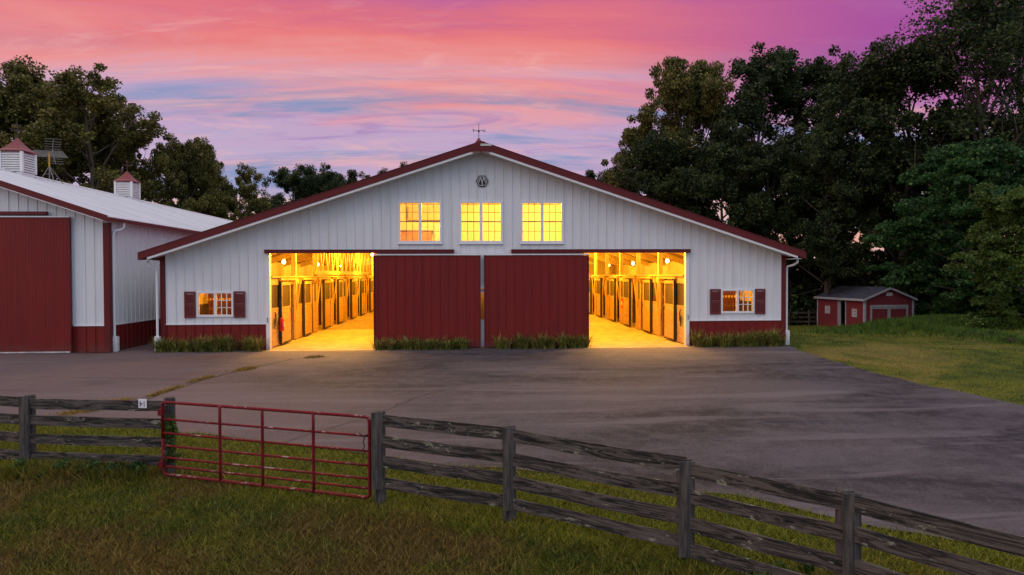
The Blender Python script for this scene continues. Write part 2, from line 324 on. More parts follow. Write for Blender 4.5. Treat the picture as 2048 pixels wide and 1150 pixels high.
# ------------------------------------------------------------------ mesh helper
class MB:
    def __init__(s): s.v = []; s.f = []
    def add(s, vs, fs, M=None):
        k = len(s.v)
        s.v.extend([tuple(M @ Vector(p)) for p in vs] if M is not None else [tuple(p) for p in vs])
        s.f.extend([tuple(k + i for i in q) for q in fs]); return s
    def quad(s, a, b, c, d): return s.add([a, b, c, d], [(0, 1, 2, 3)])
    def box(s, x0, x1, y0, y1, z0, z1, M=None):
        return s.add([(x0, y0, z0), (x1, y0, z0), (x1, y1, z0), (x0, y1, z0), (x0, y0, z1), (x1, y0, z1), (x1, y1, z1), (x0, y1, z1)],
                     [(0, 3, 2, 1), (4, 5, 6, 7), (0, 1, 5, 4), (1, 2, 6, 5), (2, 3, 7, 6), (3, 0, 4, 7)], M)
    def hexa(s, lo, hi):   # two quads (4 pts each)
        return s.add(list(lo) + list(hi), [(0, 3, 2, 1), (4, 5, 6, 7), (0, 1, 5, 4), (1, 2, 6, 5), (2, 3, 7, 6), (3, 0, 4, 7)])
    def prism(s, poly, fn, d0, d1):  # polygon in 2-d, fn(u,v,d)->3-d
        n = len(poly); a = [fn(u, v, d0) for u, v in poly]; b = [fn(u, v, d1) for u, v in poly]
        return s.add(a + b, [tuple(range(n))[::-1], tuple(range(n, 2 * n))] + [(i, (i + 1) % n, n + (i + 1) % n, n + i) for i in range(n)])
    def tube(s, pts, r, n=8, cap=True):
        pts = [Vector(p) for p in pts]; rs = r if isinstance(r, (list, tuple)) else [r] * len(pts)
        vs = []; ref = None
        for i, p in enumerate(pts):
            t = (pts[min(i + 1, len(pts) - 1)] - pts[max(i - 1, 0)]).normalized()
            if ref is None: ref = Vector((0, 0, 1)) if abs(t.z) < .9 else Vector((1, 0, 0))
            a = t.cross(ref).normalized(); b = t.cross(a); ref = a.cross(t)
            for k in range(n):
                q = 2 * math.pi * k / n; vs.append(p + (a * math.cos(q) + b * math.sin(q)) * rs[i])
        fs = [(i * n + k, i * n + (k + 1) % n, (i + 1) * n + (k + 1) % n, (i + 1) * n + k) for i in range(len(pts) - 1) for k in range(n)]
        if cap: fs += [tuple(range(n))[::-1], tuple(range((len(pts) - 1) * n, len(pts) * n))]
        return s.add(vs, fs)
    def ball(s, c, r, n=10, m=7, sc=(1, 1, 1)):
        vs = []; fs = []
        for i in range(m + 1):
            th = math.pi * i / m
            for k in range(n):
                q = 2 * math.pi * k / n
                vs.append((c[0] + r * sc[0] * math.sin(th) * math.cos(q), c[1] + r * sc[1] * math.sin(th) * math.sin(q), c[2] + r * sc[2] * math.cos(th)))
        for i in range(m):
            for k in range(n): fs.append((i * n + k, (i + 1) * n + k, (i + 1) * n + (k + 1) % n, i * n + (k + 1) % n))
        return s.add(vs, fs)
    def build(s, name, m, parent=None, smooth=False, loc=None, mw=None, bevel=0):
        me = bpy.data.meshes.new(name); me.from_pydata(s.v, [], s.f); me.update()
        if smooth:
            me.polygons.foreach_set('use_smooth', [True] * len(me.polygons))
        me.materials.append(m)
        o = bpy.data.objects.new(name, me); COL.objects.link(o)
        if mw is not None: o.matrix_world = mw
        if loc is not None: o.location = loc
        if parent is not None:
            o.parent = parent
        if bevel:
            bm = bmesh.new(); bm.from_mesh(me); bmesh.ops.recalc_face_normals(bm, faces=bm.faces[:])
            bmesh.ops.bevel(bm, geom=bm.edges[:], offset=bevel, segments=2, affect='EDGES', clamp_overlap=True)
            bm.to_mesh(me); bm.free()
        return o
def npmesh(name, V, F, m, parent=None, smooth=False):
    """V (n,3) array, F (k,c) array of equal sized faces"""
    me = bpy.data.meshes.new(name); V = np.asarray(V, np.float32); F = np.asarray(F, np.int32); c = F.shape[1]
    me.vertices.add(len(V)); me.vertices.foreach_set('co', V.ravel())
    me.loops.add(F.size); me.loops.foreach_set('vertex_index', F.ravel())
    me.polygons.add(len(F)); me.polygons.foreach_set('loop_start', np.arange(0, F.size, c, dtype=np.int32))
    me.polygons.foreach_set('loop_total', np.full(len(F), c, np.int32))
    if smooth: me.polygons.foreach_set('use_smooth', np.ones(len(F), bool))
    me.update(calc_edges=True); me.materials.append(m)
    o = bpy.data.objects.new(name, me); COL.objects.link(o)
    if parent is not None: o.parent = parent
    return o
def tag(o, label=None, cat=None, group=None, kind=None):
    if label: o['label'] = label
    if cat: o['category'] = cat
    if group: o['group'] = group
    if kind: o['kind'] = kind
    return o
def empty(name, loc=(0, 0, 0), rz=0):
    o = bpy.data.objects.new(name, None); COL.objects.link(o); o.location = loc; o.rotation_euler = (0, 0, rz)
    o.empty_display_size = .3; return o
def copy_tree(o, parent=None):
    c = o.copy(); COL.objects.link(c); c.parent = parent
    for ch in list(o.children): copy_tree(ch, c)
    return c

# ------------------------------------------------------------------ ground
def sst(a, b, v):
    t = np.clip((v - a) / (b - a), 0, 1); return t * t * (3 - 2 * t)
def height(x, y):
    x = np.asarray(x, float); y = np.asarray(y, float)
    d_ = np.maximum(0, -(y + .9))
    front = -.062 * d_ + .062 * np.maximum(0, d_ - 12.2) * .9
    right = -sst(11.3, 17, x) * np.clip((y + 1.5) / 27.0, 0, 1.6) * 1.28 * (y > -1.5)
    z = front + right
    # raised bank on the far right
    line = 19.0 + (y - 0) * .22
    bank = sst(line, line + 1.0, x) * sst(-3, 3, y) * (1 - sst(14, 20, y)) * .30
    z = z + bank
    z = z + .36 * np.exp(-((x - 25.6) / 3.0) ** 2 - ((y - 11.5) / 3.2) ** 2)
    rough = (np.abs(x) > 11.5) | (y < -10)
    z = z + np.where(rough, .03 * np.sin(x * 1.3 + y * .7) * np.sin(y * 1.1 - x * .4), 0)
    return z
def hz(x, y): return float(height(x, y))

def axis(a, b, fine0, fine1, st):
    v = list(np.arange(fine0, fine1 + 1e-6, st)); q = fine0; k = st
    while q > a: k *= 1.5; q -= k; v.insert(0, max(q, a))
    q = fine1; k = st
    while q < b: k *= 1.5; q += k; v.append(min(q, b))
    return np.array(sorted(set(v)))
gx = axis(-900, 900, -24, 40, .5); gy = axis(-120, 1500, -22, 34, .5)
GX, GY = np.meshgrid(gx, gy); GZ = height(GX, GY) - .015
under = (np.abs(GX) < 10.7) & (GY > .3) & (GY < 30); GZ = np.where(under, GZ - .06, GZ)
V = np.stack([GX.ravel(), GY.ravel(), GZ.ravel()], 1); nx = len(gx); ny = len(gy)
I = (np.arange(ny - 1)[:, None] * nx + np.arange(nx - 1)[None]).ravel()
tag(npmesh('ground', V, np.stack([I, I + 1, I + nx + 1, I + nx], 1), GROUND, smooth=True), kind='structure')

# asphalt yard; edges surveyed as (right of camera, ahead)
edge = [(-34, 14.9), (-13, 14.7), (-10.9, 14.6), (-8.3, 14.2), (-6.9, 13.7), (-4.6, 13.05), (-2.5, 12.2), (-.6, 11.55), (.95, 11.15), (1.75, 10.65),
        (3.3, 10.15), (4.55, 9.1), (6.1, 8.15), (8.3, 7.4), (13, 6.0), (16.5, 7.2), (15.2, 10.3), (11.9, 15.55), (11.3, 17.0), (10.75, 18.2), (10.35, 19.4),
        (10.15, 20.9), (9.85, 22.15), (9.75, 23.2), (9.9, 24.3), (10.0, 24.65)]
poly = [Vector(at(*p)) for p in edge]
poly = poly[:-1] + [Vector((10.98, -.55)), Vector((10.98, .02)), Vector((-10.98, .02)), Vector((-10.98, 20)), Vector((-12.56, 20)), Vector((-12.56, -.27)), Vector((-36, -.27))]
# densify + wobble the grass side
pp = []
for i, a in enumerate(poly):
    b = poly[(i + 1) % len(poly)]; n = max(1, int((b - a).length / .35)) if i < len(edge) - 1 else 1
    for k in range(n):
        p = a.lerp(b, k / n)
        if n > 1: p = p + Vector((mnoise.noise((p.x * 1.7, p.y * 1.7, 3)), mnoise.noise((p.x * 1.7, p.y * 1.7, 9)))) * .12
        pp.append(p)
bm = bmesh.new(); vs = [bm.verts.new((p.x, p.y, 0)) for p in pp]; bm.faces.new(vs)
bmesh.ops.triangulate(bm, faces=bm.faces[:])
for k in range(-36, 18):
    bmesh.ops.bisect_plane(bm, geom=bm.verts[:] + bm.edges[:] + bm.faces[:], plane_co=(k, 0, 0), plane_no=(1, 0, 0))
for k in list(range(-20, 1)) + [-.9, -.45, .4, 5, 10]:
    bmesh.ops.bisect_plane(bm, geom=bm.verts[:] + bm.edges[:] + bm.faces[:], plane_co=(0, k, 0), plane_no=(0, 1, 0))
for v in bm.verts: v.co.z = hz(v.co.x, v.co.y) + .012
bmesh.ops.recalc_face_normals(bm, faces=bm.faces[:])
me = bpy.data.meshes.new('asphalt_yard'); bm.to_mesh(me); bm.free()
if sum(p.normal.z for p in me.polygons) < 0: me.flip_normals()
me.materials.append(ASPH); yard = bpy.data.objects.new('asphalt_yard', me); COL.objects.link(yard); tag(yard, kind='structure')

def in_yard(x, y):
    P = np.array([(p.x, p.y) for p in pp]); ins = np.zeros(np.shape(x), bool); j = len(P) - 1
    for i in range(len(P)):
        xi, yi = P[i]; xj, yj = P[j]
        with np.errstate(divide='ignore', invalid='ignore'):
            c = ((yi > y) != (yj > y)) & (x < (xj - xi) * (y - yi) / (yj - yi + 1e-12) + xi)
        ins ^= c; j = i
    return ins

# ------------------------------------------------------------------ corrugated wall helper
def rib_profile(u, w=.055, h=.022): return [(u - w / 2, 0), (u - w / 4, h), (u + w / 4, h), (u + w / 2, 0)]
def siding(mb, u0, u1, z0, top, openings, P, ribs=.3048, start=None, t=.10, minor=True, ribw=.036, ribh=.028):
    """flat skin (front and back) with standing ribs; P(u,z,d) -> point, d outwards; top(u) -> z; openings (a,b,z0,z1)"""
    cuts = sorted({u0, u1} | {c for o in openings for c in o[:2] if u0 < c < u1} | ({0.0} if u0 < 0 < u1 and abs(top(0) - top(u0)) > .01 and abs(top(0) - top(u1)) > .01 and top(0) > max(top(u0), top(u1)) else set()))
    for a, b in zip(cuts, cuts[1:]):
        m = (a + b) / 2; segs = [(z0, None)]
        for o in sorted([o for o in openings if o[0] < m < o[1]], key=lambda o: o[2]):
            s0, _ = segs.pop(); segs += [(s0, o[2]), (o[3], None)]
        for s0, s1 in segs:
            ta, tb = (top(a), top(b)) if s1 is None else (s1, s1)
            if max(ta, tb) - s0 < .004: continue
            mb.quad(P(a, s0, 0), P(b, s0, 0), P(b, tb, 0), P(a, ta, 0))
            mb.quad(P(b, s0, -t), P(a, s0, -t), P(a, ta, -t), P(b, tb, -t))
    if not ribs: return
    u = start if start is not None else u0 + ribs / 2
    k = 0
    while u < u1 - .03:
        for uu, w, h in ([(u, ribw, ribh)] + ([(u + ribs / 3, .02, .004), (u + 2 * ribs / 3, .02, .004)] if minor else [])):
            if uu > u1 - .03: continue
            segs = [[z0, top(uu)]]
            for o in openings:
                if o[0] - .035 < uu < o[1] + .035:
                    ns = []
                    for s0, s1 in segs:
                        if o[2] >= s1 or o[3] <= s0: ns.append([s0, s1]); continue
                        if o[2] - s0 > .02: ns.append([s0, o[2]])
                        if s1 - o[3] > .02: ns.append([o[3], s1])
                    segs = ns
            for s0, s1 in segs:
                if s1 - s0 < .02: continue
                pr = [(uu - w / 2, .0005), (uu - w / 4, h), (uu + w / 4, h), (uu + w / 2, .0005)]
                lo = [P(a, s0, d_) for a, d_ in pr]; hi = [P(a, s1, d_) for a, d_ in pr]
                mb.add(lo + hi, [(0, 1, 5, 4), (1, 2, 6, 5), (2, 3, 7, 6), (0, 1, 2, 3), (4, 5, 6, 7)])
        u += ribs

def cupola(parent, x, y, zb, s=.43, h=.88, skirt=.55):
    """square louvred cupola with a swept pyramid roof; zb = ridge height"""
    body = MB(); body.box(x - s, x + s, y - s, y + s, zb - skirt, zb + .12)
    for a in (-1, 1):
        for b in (-1, 1): body.box(x + a * s - .05, x + a * s + .05, y + b * s - .05, y + b * s + .05, zb + .12, zb + h)
    body.box(x - s + .08, x + s - .08, y - s + .08, y + s - .08, zb + .12, zb + h - .02)
    o = body.build('cupola', TRIMW, parent)
    lv = MB(); n = 8; zz0 = zb + .15; dz = (h - .2) / n
    for k in range(n):
        z = zz0 + k * dz
        for sg in (-1, 1):
            ya = y + sg * (s + .03); yb = y + sg * (s - .04)
            lv.hexa([(x - s + .05, ya, z), (x + s - .05, ya, z), (x + s - .05, yb, z + dz * .8), (x - s + .05, yb, z + dz * .8)],
                    [(x - s + .05, ya, z + .02), (x + s - .05, ya, z + .02), (x + s - .05, yb, z + dz * .8 + .02), (x - s + .05, yb, z + dz * .8 + .02)])
            xa = x + sg * (s + .03); xb = x + sg * (s - .04)
            lv.hexa([(xa, y - s + .05, z), (xa, y + s - .05, z), (xb, y + s - .05, z + dz * .8), (xb, y - s + .05, z + dz * .8)],
                    [(xa, y - s + .05, z + .02), (xa, y + s - .05, z + .02), (xb, y + s - .05, z + dz * .8 + .02), (xb, y - s + .05, z + dz * .8 + .02)])
    lv.build('louvre', TRIMW, o)
    rf = MB(); prof = [(s + .085, 0), (s + .08, .03), (.37, .13), (.25, .27), (.13, .44), (.03, .60), (.0, .61)]
    rings = [[(x + a * r, y + b * r, zb + h + q) for a, b in ((-1, -1), (1, -1), (1, 1), (-1, 1))] for r, q in prof]
    vs_ = [p for r_ in rings for p in r_]; fs = [(0, 3, 2, 1)]
    for i in range(len(prof) - 1):
        for k in range(4): fs.append((i * 4 + k, i * 4 + (k + 1) % 4, i * 4 + 4 + (k + 1) % 4, i * 4 + 4 + k))
    rf.add(vs_, fs); rf.build('cupola_roof', REDROOF, o)
    zt = zb + h + .58
    va = MB(); va.tube([(x, y, zt), (x, y, zt + .70)], [.016, .010], 6); va.ball((x, y, zt + .32), .045, 8, 6); va.ball((x, y, zt + .36), .03, 8, 6)
    va.tube([(x - .19, y, zt + .36), (x + .19, y, zt + .36)], .012, 5); va.tube([(x, y - .19, zt + .36), (x, y + .19, zt + .36)], .012, 5)
    for sg, bars in ((-1, [(0, .02, 0, .11), (0, .07, 0, .02), (0, .055, .045, .065), (0, .07, .09, .11)]), (1, [(0, .015, 0, .11), (.085, .1, 0, .11), (.04, .055, 0, .08), (0, .1, 0, .02)])):
        for a, b, c, e in bars:
            va.box(x + sg * .19 + (a - (.07 if sg < 0 else 0)), x + sg * .19 + (b - (.07 if sg < 0 else 0)), y - .006, y + .006, zt + .31 + c, zt + .31 + e)
    # figure on top stands along the ridge, seen end-on
    va.tube([(x, y - .18, zt + .52), (x, y + .18, zt + .52)], .010, 5)
    va.hexa([(x - .010, y - .12, zt + .53), (x + .010, y - .12, zt + .53), (x + .010, y + .10, zt + .53), (x - .010, y + .10, zt + .53)],
            [(x - .010, y - .06, zt + .60), (x + .010, y - .06, zt + .60), (x + .010, y + .05, zt + .59), (x - .010, y + .05, zt + .59)])
    va.build('weathervane', VANE, o)
    return o

def downspout(parent, pts, foot):
    mb = MB(); mb.tube(pts, .042, 10); o = mb.build('downspout', TRIMW, parent, smooth=False)
    x, y = foot; f = MB(); f.box(x - .085, x + .085, y - .07, y + .07, .0, .52); f.build('splash_guard', TRIMW, o, bevel=.01); return o

# ================================================================== MAIN BARN
HW = 10.97; SL = .3316; EAVE = 11.43; LEN = 30.0
rtop = lambda x: 7.11 - SL * abs(x)              # top of the roof
wtop = lambda x: 7.11 - SL * abs(x) - .20        # wall meets the soffit
barn = empty('horse_barn', (0, 0, 0))
tag(barn, 'wide white gabled horse barn with red doors and lit stall aisles', 'barn')
F = lambda u, z, d: (u, -d, z)
Lx = lambda u, z, d: (-HW - d, u, z)
Rx = lambda u, z, d: (HW + d, u, z)
WIN = [(-2.90, -1.37), (-.765, .765), (1.39, 2.92)]; WZ0, WZ1 = 3.69, 5.175
side_w = [(-9.79, -8.555), (8.61, 9.84)]; SZ0, SZ1 = 1.17, 2.04
open_f = [(-7.32, -3.66, 0, 3.36), (3.66, 7.32, 0, 3.36), (-.46, .46, 0, 2.10)] + [(a + .06, b - .06, WZ0 + .06, WZ1 - .06) for a, b in WIN] + [(a + .05, b - .05, SZ0 + .05, SZ1 - .05) for a, b in side_w]
mb = MB(); siding(mb, -HW, HW, .93, wtop, open_f, F, start=-HW + .165); mb.build('front_wall', WHITE, barn)
mb = MB(); siding(mb, -HW, -7.32, 0.0, lambda u: .90, [], F, start=-HW + .165); mb.build('wainscot', RED, barn)
mb = MB(); siding(mb, 7.32, HW, 0.0, lambda u: .90, [], F, start=7.32 + .18); mb.build('wainscot', RED, barn)
mb = MB(); siding(mb, -3.66, 3.66, 0.0, lambda u: .93, [(-.46, .46, 0, 2.1)], F, start=-3.5); mb.build('lower_wall', RED, barn)
for a, b in ((-10.83, -7.46), (7.46, 10.83)): mb = MB(); mb.box(a, b, -.035, -.0, .895, .93); mb.build('wainscot_cap', TRIMW, barn)
# side and rear walls
for P, nm in ((Lx, 'side_wall'), (Rx, 'side_wall')):
    ops = [(17.2, 20.2, 1.5, 2.5)] if P is Rx else []
    mb = MB(); siding(mb, 0.02, LEN, .93, lambda u: 3.27, ops, P); ob = mb.build(nm, WHITE, barn)
    mb = MB(); siding(mb, 0.02, LEN, 0, lambda u: .93, [], P); mb.build('side_wainscot', RED, barn)
B = lambda u, z, d: (u, LEN + d, z)
mb = MB(); siding(mb, -HW, HW, 0, wtop, [], B, minor=False); mb.build('rear_wall', WHITE, barn)
# corner posts
mb = MB(); mb.box(-HW - .03, -HW + .135, -.04, .0, 0, wtop(HW) - .01); mb.box(-HW - .034, -HW - .0, -.036, .14, 0, 3.22); mb.build('corner_trim', REDT, barn)
mb = MB(); mb.box(HW - .135, HW + .03, -.04, .0, 0, wtop(HW) - .01); mb.box(HW, HW + .034, -.036, .14, 0, 3.22); mb.build('corner_trim', REDT, barn)
# roof slabs + ribs
OV = .62
for sg in (-1, 1):
    mb = MB()
    a = [(0, -OV, 7.11), (sg * EAVE, -OV, rtop(EAVE)), (sg * EAVE, LEN + .5, rtop(EAVE)), (0, LEN + .5, 7.11)]
    lo = [(p[0], p[1], p[2] - .04) for p in a]
    mb.hexa(lo, a)
    y = -.4
    while y < LEN:
        mb.hexa([(0, y, 7.11), (sg * EAVE, y, rtop(EAVE)), (sg * EAVE, y + .05, rtop(EAVE)), (0, y + .05, 7.11)],
                [(0, y + .012, 7.132), (sg * EAVE, y + .012, rtop(EAVE) + .022), (sg * EAVE, y + .038, rtop(EAVE) + .022), (0, y + .038, 7.132)]); y += .3048
    mb.build('roof', REDROOF, barn)
    # rake fascia (red) and lower white edge, soffit
    mb = MB(); yf = -OV
    prof = lambda dz0, dz1, y0, y1, x0=0.0, x1=EAVE: mb.hexa([(sg * x0, y0, rtop(x0) + dz0), (sg * x1, y0, rtop(x1) + dz0), (sg * x1, y1, rtop(x1) + dz0), (sg * x0, y1, rtop(x0) + dz0)],
                                     [(sg * x0, y0, rtop(x0) + dz1), (sg * x1, y0, rtop(x1) + dz1), (sg * x1, y1, rtop(x1) + dz1), (sg * x0, y1, rtop(x0) + dz1)])
    prof(-.205, .035, yf - .045, yf - .003, 0.0, EAVE + .01); prof(.025, .045, yf - .06, yf + .12, 0, EAVE + .01); mb.build('rake_fascia', REDT, barn)
    mb = MB(); prof(-.285, -.208, yf - .025, yf + .012, .28, EAVE - .28); mb.build('rake_drip_edge', TRIMW, barn)
    mb = MB(); prof(-.235, -.212, yf + .014, -.002, 0.02, EAVE - .3); mb.build('soffit', WHITE, barn)
    mb = MB(); x0, x1 = (HW + .0, EAVE - .12)
    mb.box(*sorted((sg * (x0 + .05), sg * x1)), -OV + .02, LEN, 3.10, 3.12); mb.build('eave_soffit', WHITE, barn)
    mb = MB(); mb.box(*sorted((sg * (EAVE - .115), sg * (EAVE + .015))), -OV - .02, LEN + .5, 3.12, 3.29); mb.build('eave_fascia', REDT, barn)
mb = MB(); mb.prism([(-.36, 6.79), (.36, 6.79), (.36, rtop(.36) + .035), (0, 7.16), (-.36, rtop(.36) + .035)], F, OV + .047, OV + .064)
mb.box(-.12, .12, -OV, LEN, 7.085, 7.15); pk = mb.build('ridge_cap', REDT, barn)
mb = MB(); mb.box(-.02, .36, -OV - .08, -OV - .067, 6.985, 7.055); mb.build('name_plate', PLATE, pk)
cupola(barn, 0.0, 6.0, 7.09, h=.88)
# gutters' downspouts
downspout(barn, [(-11.27, -.30, 3.12), (-11.27, -.28, 3.00), (-11.20, -.25, 2.90), (-11.06, -.16, 2.82), (-11.06, -.14, 2.68), (-11.06, -.14, .3)], (-11.06, -.14))
downspout(barn, [(11.36, -.20, 3.12), (11.36, -.18, 2.99), (11.26, -.1, 2.90), (11.08, .02, 2.84), (11.07, .05, 2.70), (11.07, .05, .3)], (11.08, .05))
# emblem
def hexpts(cx, cz, r, ry): return [(cx + r, cz), (cx + r * .5, cz + ry), (cx - r * .5, cz + ry), (cx - r, cz), (cx - r * .5, cz - ry), (cx + r * .5, cz - ry)]
ecx, ecz = .04, 5.87
mb = MB(); mb.prism(hexpts(ecx, ecz, .225, .195), F, .026, .05); em = mb.build('emblem', LOGO, barn)
mb = MB()
o1 = hexpts(ecx, ecz, .186, .160); o2 = hexpts(ecx, ecz, .170, .146)
for i in range(6):
    j = (i + 1) % 6; mb.prism([o1[i], o1[j], o2[j], o2[i]], F, .051, .056)
for sg in (-1, 1):
    q = lambda pts: [(ecx + sg * a, ecz + b) for a, b in pts]
    mb.prism(q([(.040, .13), (.072, .13), (.006, -.05), (.0, -.02)]), F, .051, .057)
    mb.prism(q([(.060, .13), (.076, .13), (.098, .03), (.150, -.055), (.140, -.072), (.082, .01)]), F, .051, .058)
mb.box(ecx - .012, ecx + .012, -.057, -.051, ecz - .15, ecz - .03); mb.build('monogram', TRIMW, em)

# windows of the loft room
def dh_window(a, b, z0, z1):
    fr = MB(); y0, y1 = -.055, .06; m = (a + b) / 2
    fr.box(a, b, y0, y1, z1 - .07, z1); fr.box(a, b, y0, y1, z0, z0 + .085); fr.box(a, a + .075, y0, y1, z0 + .085, z1 - .07); fr.box(b - .075, b, y0, y1, z0 + .085, z1 - .07)
    fr.box(m - .05, m + .05, y0 + .004, y1, z0 + .085, z1 - .07); fr.box(a - .02, b + .02, -.075, -.004, z0 - .03, z0 - .001)
    wn = fr.build('window', TRIMW, barn)
    mt = MB(); gl = MB(); zm = (z0 + z1) / 2 + .02
    for p, q in ((a + .075, m - .05), (m + .05, b - .075)):
        mt.box(p, q, -.02, .02, zm - .018, zm + .018)
        mt.box((p + q) / 2 - .03, (p + q) / 2 + .03, -.035, -.02, zm + .014, zm + .03)
        for k in (1, 2): x = p + (q - p) * k / 3; mt.box(x - .010, x + .010, .002, .016, z0 + .085, z1 - .07)
        for zz_ in ((z0 + .085 + zm) / 2, (z1 - .07 + zm) / 2): mt.box(p, q, .003, .015, zz_ - .010, zz_ + .010)
        gl.box(p, q, .022, .026, z0 + .085, z1 - .07)
    mt.build('muntins', MUNT, wn); gl.build('pane', GLASS, wn)
for a, b in WIN: dh_window(a, b, WZ0, WZ1)
def slider(a, b, z0, z1):
    fr = MB(); y0, y1 = -.05, .06; m = (a + b) / 2
    fr.box(a, b, y0, y1, z1 - .065, z1); fr.box(a, b, y0, y1, z0, z0 + .075); fr.box(a, a + .06, y0, y1, z0 + .075, z1 - .065); fr.box(b - .06, b, y0, y1, z0 + .075, z1 - .065)
    fr.box(m - .04, m + .04, -.045, y1, z0 + .075, z1 - .065)
    wn = fr.build('window', TRIMW, barn); mt = MB(); gl = MB(); q = b - .06; p = m + .04
    for k in (1, 2): x = p + (q - p) * k / 3; mt.box(x - .012, x + .012, -.03, .0, z0 + .075, z1 - .065)
    for k in (1, 2): z = z0 + .075 + (z1 - z0 - .14) * k / 3; mt.box(p, q, -.028, -.002, z - .010, z + .010)
    gl.box(a + .06, m - .04, .01, .014, z0 + .075, z1 - .065); gl.box(m + .04, b - .06, .01, .014, z0 + .075, z1 - .065)
    mt.build('muntins', TRIMW, wn); gl.build('pane', GLASS, wn)
for a, b in side_w: slider(a, b, SZ0 - .01, SZ1)
for a, b in ((-10.20, -9.83), (-8.53, -8.15), (8.21, 8.59), (9.87, 10.24)):
    z0, z1 = 1.13, 2.04; sh = MB(); sh.box(a, a + .05, -.06, -.026, z0, z1); sh.box(b - .05, b, -.06, -.026, z0, z1)
    for z in (z0, (z0 + z1) / 2 - .03, z1 - .06): sh.box(a + .05, b - .05, -.058, -.026, z, z + .06)
    z = z0 + .06
    while z < z1 - .1:
        if not (z0 + z1) / 2 - .07 < z < (z0 + z1) / 2 + .03:
            sh.hexa([(a + .05, -.056, z), (b - .05, -.056, z), (b - .05, -.03, z + .015), (a + .05, -.03, z + .015)],
                    [(a + .05, -.056, z + .010), (b - .05, -.056, z + .010), (b - .05, -.03, z + .036), (a + .05, -.03, z + .036)])
        z += .04
    sh.build('shutter', SHUT, barn)

# sliding doors, tracks, jambs
for x0, x1, tr0, tr1 in ((-3.75, -.03, -7.45, -.95), (.09, 3.80, 1.05, 7.45)):
    mb = MB(); D = lambda u, z, d: (u, -.13 - d, z)
    siding(mb, x0 + .03, x1 - .03, .07, lambda u: 3.26, [], D, start=x0 + .16, t=.05, ribh=.016)
    mb.quad((x0 + .03, -.08, .07), (x0 + .03, -.13, .07), (x0 + .03, -.13, 3.26), (x0 + .03, -.08, 3.26)); mb.quad((x1 - .03, -.13, .07), (x1 - .03, -.08, .07), (x1 - .03, -.08, 3.26), (x1 - .03, -.13, 3.26))
    dr = mb.build('sliding_door', RED, barn)
    mb = MB(); mb.box(x0, x0 + .032, -.165, -.075, .05, 3.27); mb.box(x1 - .032, x1, -.165, -.075, .05, 3.27); mb.box(x0 + .032, x1 - .032, -.162, -.078, .045, .075); mb.build('door_edge', REDT, dr)
    mb = MB(); mb.box(x0, x1, -.17, -.07, 3.27, 3.315); mb.build('door_header', TRIMW, dr)
    mb = MB(); mb.box(tr0, tr1, -.20, -.03, 3.345, 3.455); mb.box(tr0 - .01, tr1 + .01, -.215, -.028, 3.455, 3.47); mb.build('door_track', REDT, barn)
for x0, x1 in ((-7.45, -7.32), (7.32, 7.45)):
    mb = MB(); mb.box(x0, x1, -.045, .16, 0, 3.34); j = mb.build('door_jamb', TRIMW, barn)
    s_ = -1 if x0 < 0 else 1; hx = s_ * 7.395
    mb = MB(); mb.tube([(hx, -.045, 1.12), (hx, -.085, 1.11), (hx, -.085, .97), (hx, -.045, .96)], .012, 6); mb.build('pull_handle', DARK, j)
for x0, x1 in ((-3.66, -3.60), (3.60, 3.66)):
    mb = MB(); mb.box(x0, x1, -.02, .14, 0, 3.34); mb.build('door_jamb', TRIMW, barn)
# walk door between the two leaves: white panel with a lit pane
mb = MB(); mb.box(-.42, .42, .01, .06, .05, 1.0); mb.box(-.42, .42, .01, .06, 1.96, 2.08); mb.box(-.42, -.30, .01, .06, 1.0, 1.96); mb.box(.30, .42, .01, .06, 1.0, 1.96)
wd = mb.build('walk_door', TRIMW, barn)
mb = MB(); mb.box(-.30, .30, .03, .035, 1.0, 1.96); mb.build('pane', GLASS, wd)
mb = MB(); mb.box(-.46, .46, -.05, -.005, 2.10, 2.17); mb.build('door_cap', TRIMW, wd)

# ---------------- interior
mb = MB(); mb.box(-HW + .1, HW - .1, .02, LEN, -.05, .02); mb.box(-7.32, -3.66, -.55, .02, -.05, .016); mb.box(3.66, 7.32, -.55, .02, -.05, .016)
mb.build('barn_floor', CONC, barn)
def f_dirt(t, b):
    o = t.coord('Object'); n = t.noise(o, 5, 7, .7); bump(t, b, n, .6, .03); return t.mix(t.step(n, .35, .65), (.16, .095, .04), (.42, .28, .12))
ADIRT = mat('strawy_aisle_dirt', f_dirt, .95)
mb = MB(); n = 12; top_ = [(-7.30 + 3.6 * k / n, 8.6 + .5 * mnoise.noise((k * .7, 1, 1)) + .1 * (k % 2)) for k in range(n + 1)]
mb.add([(x, y, .026) for x, y in top_] + [(-3.68, LEN - .2, .026), (-7.30, LEN - .2, .026)], [tuple(range(n + 3))]); mb.build('aisle_dirt', ADIRT, barn)
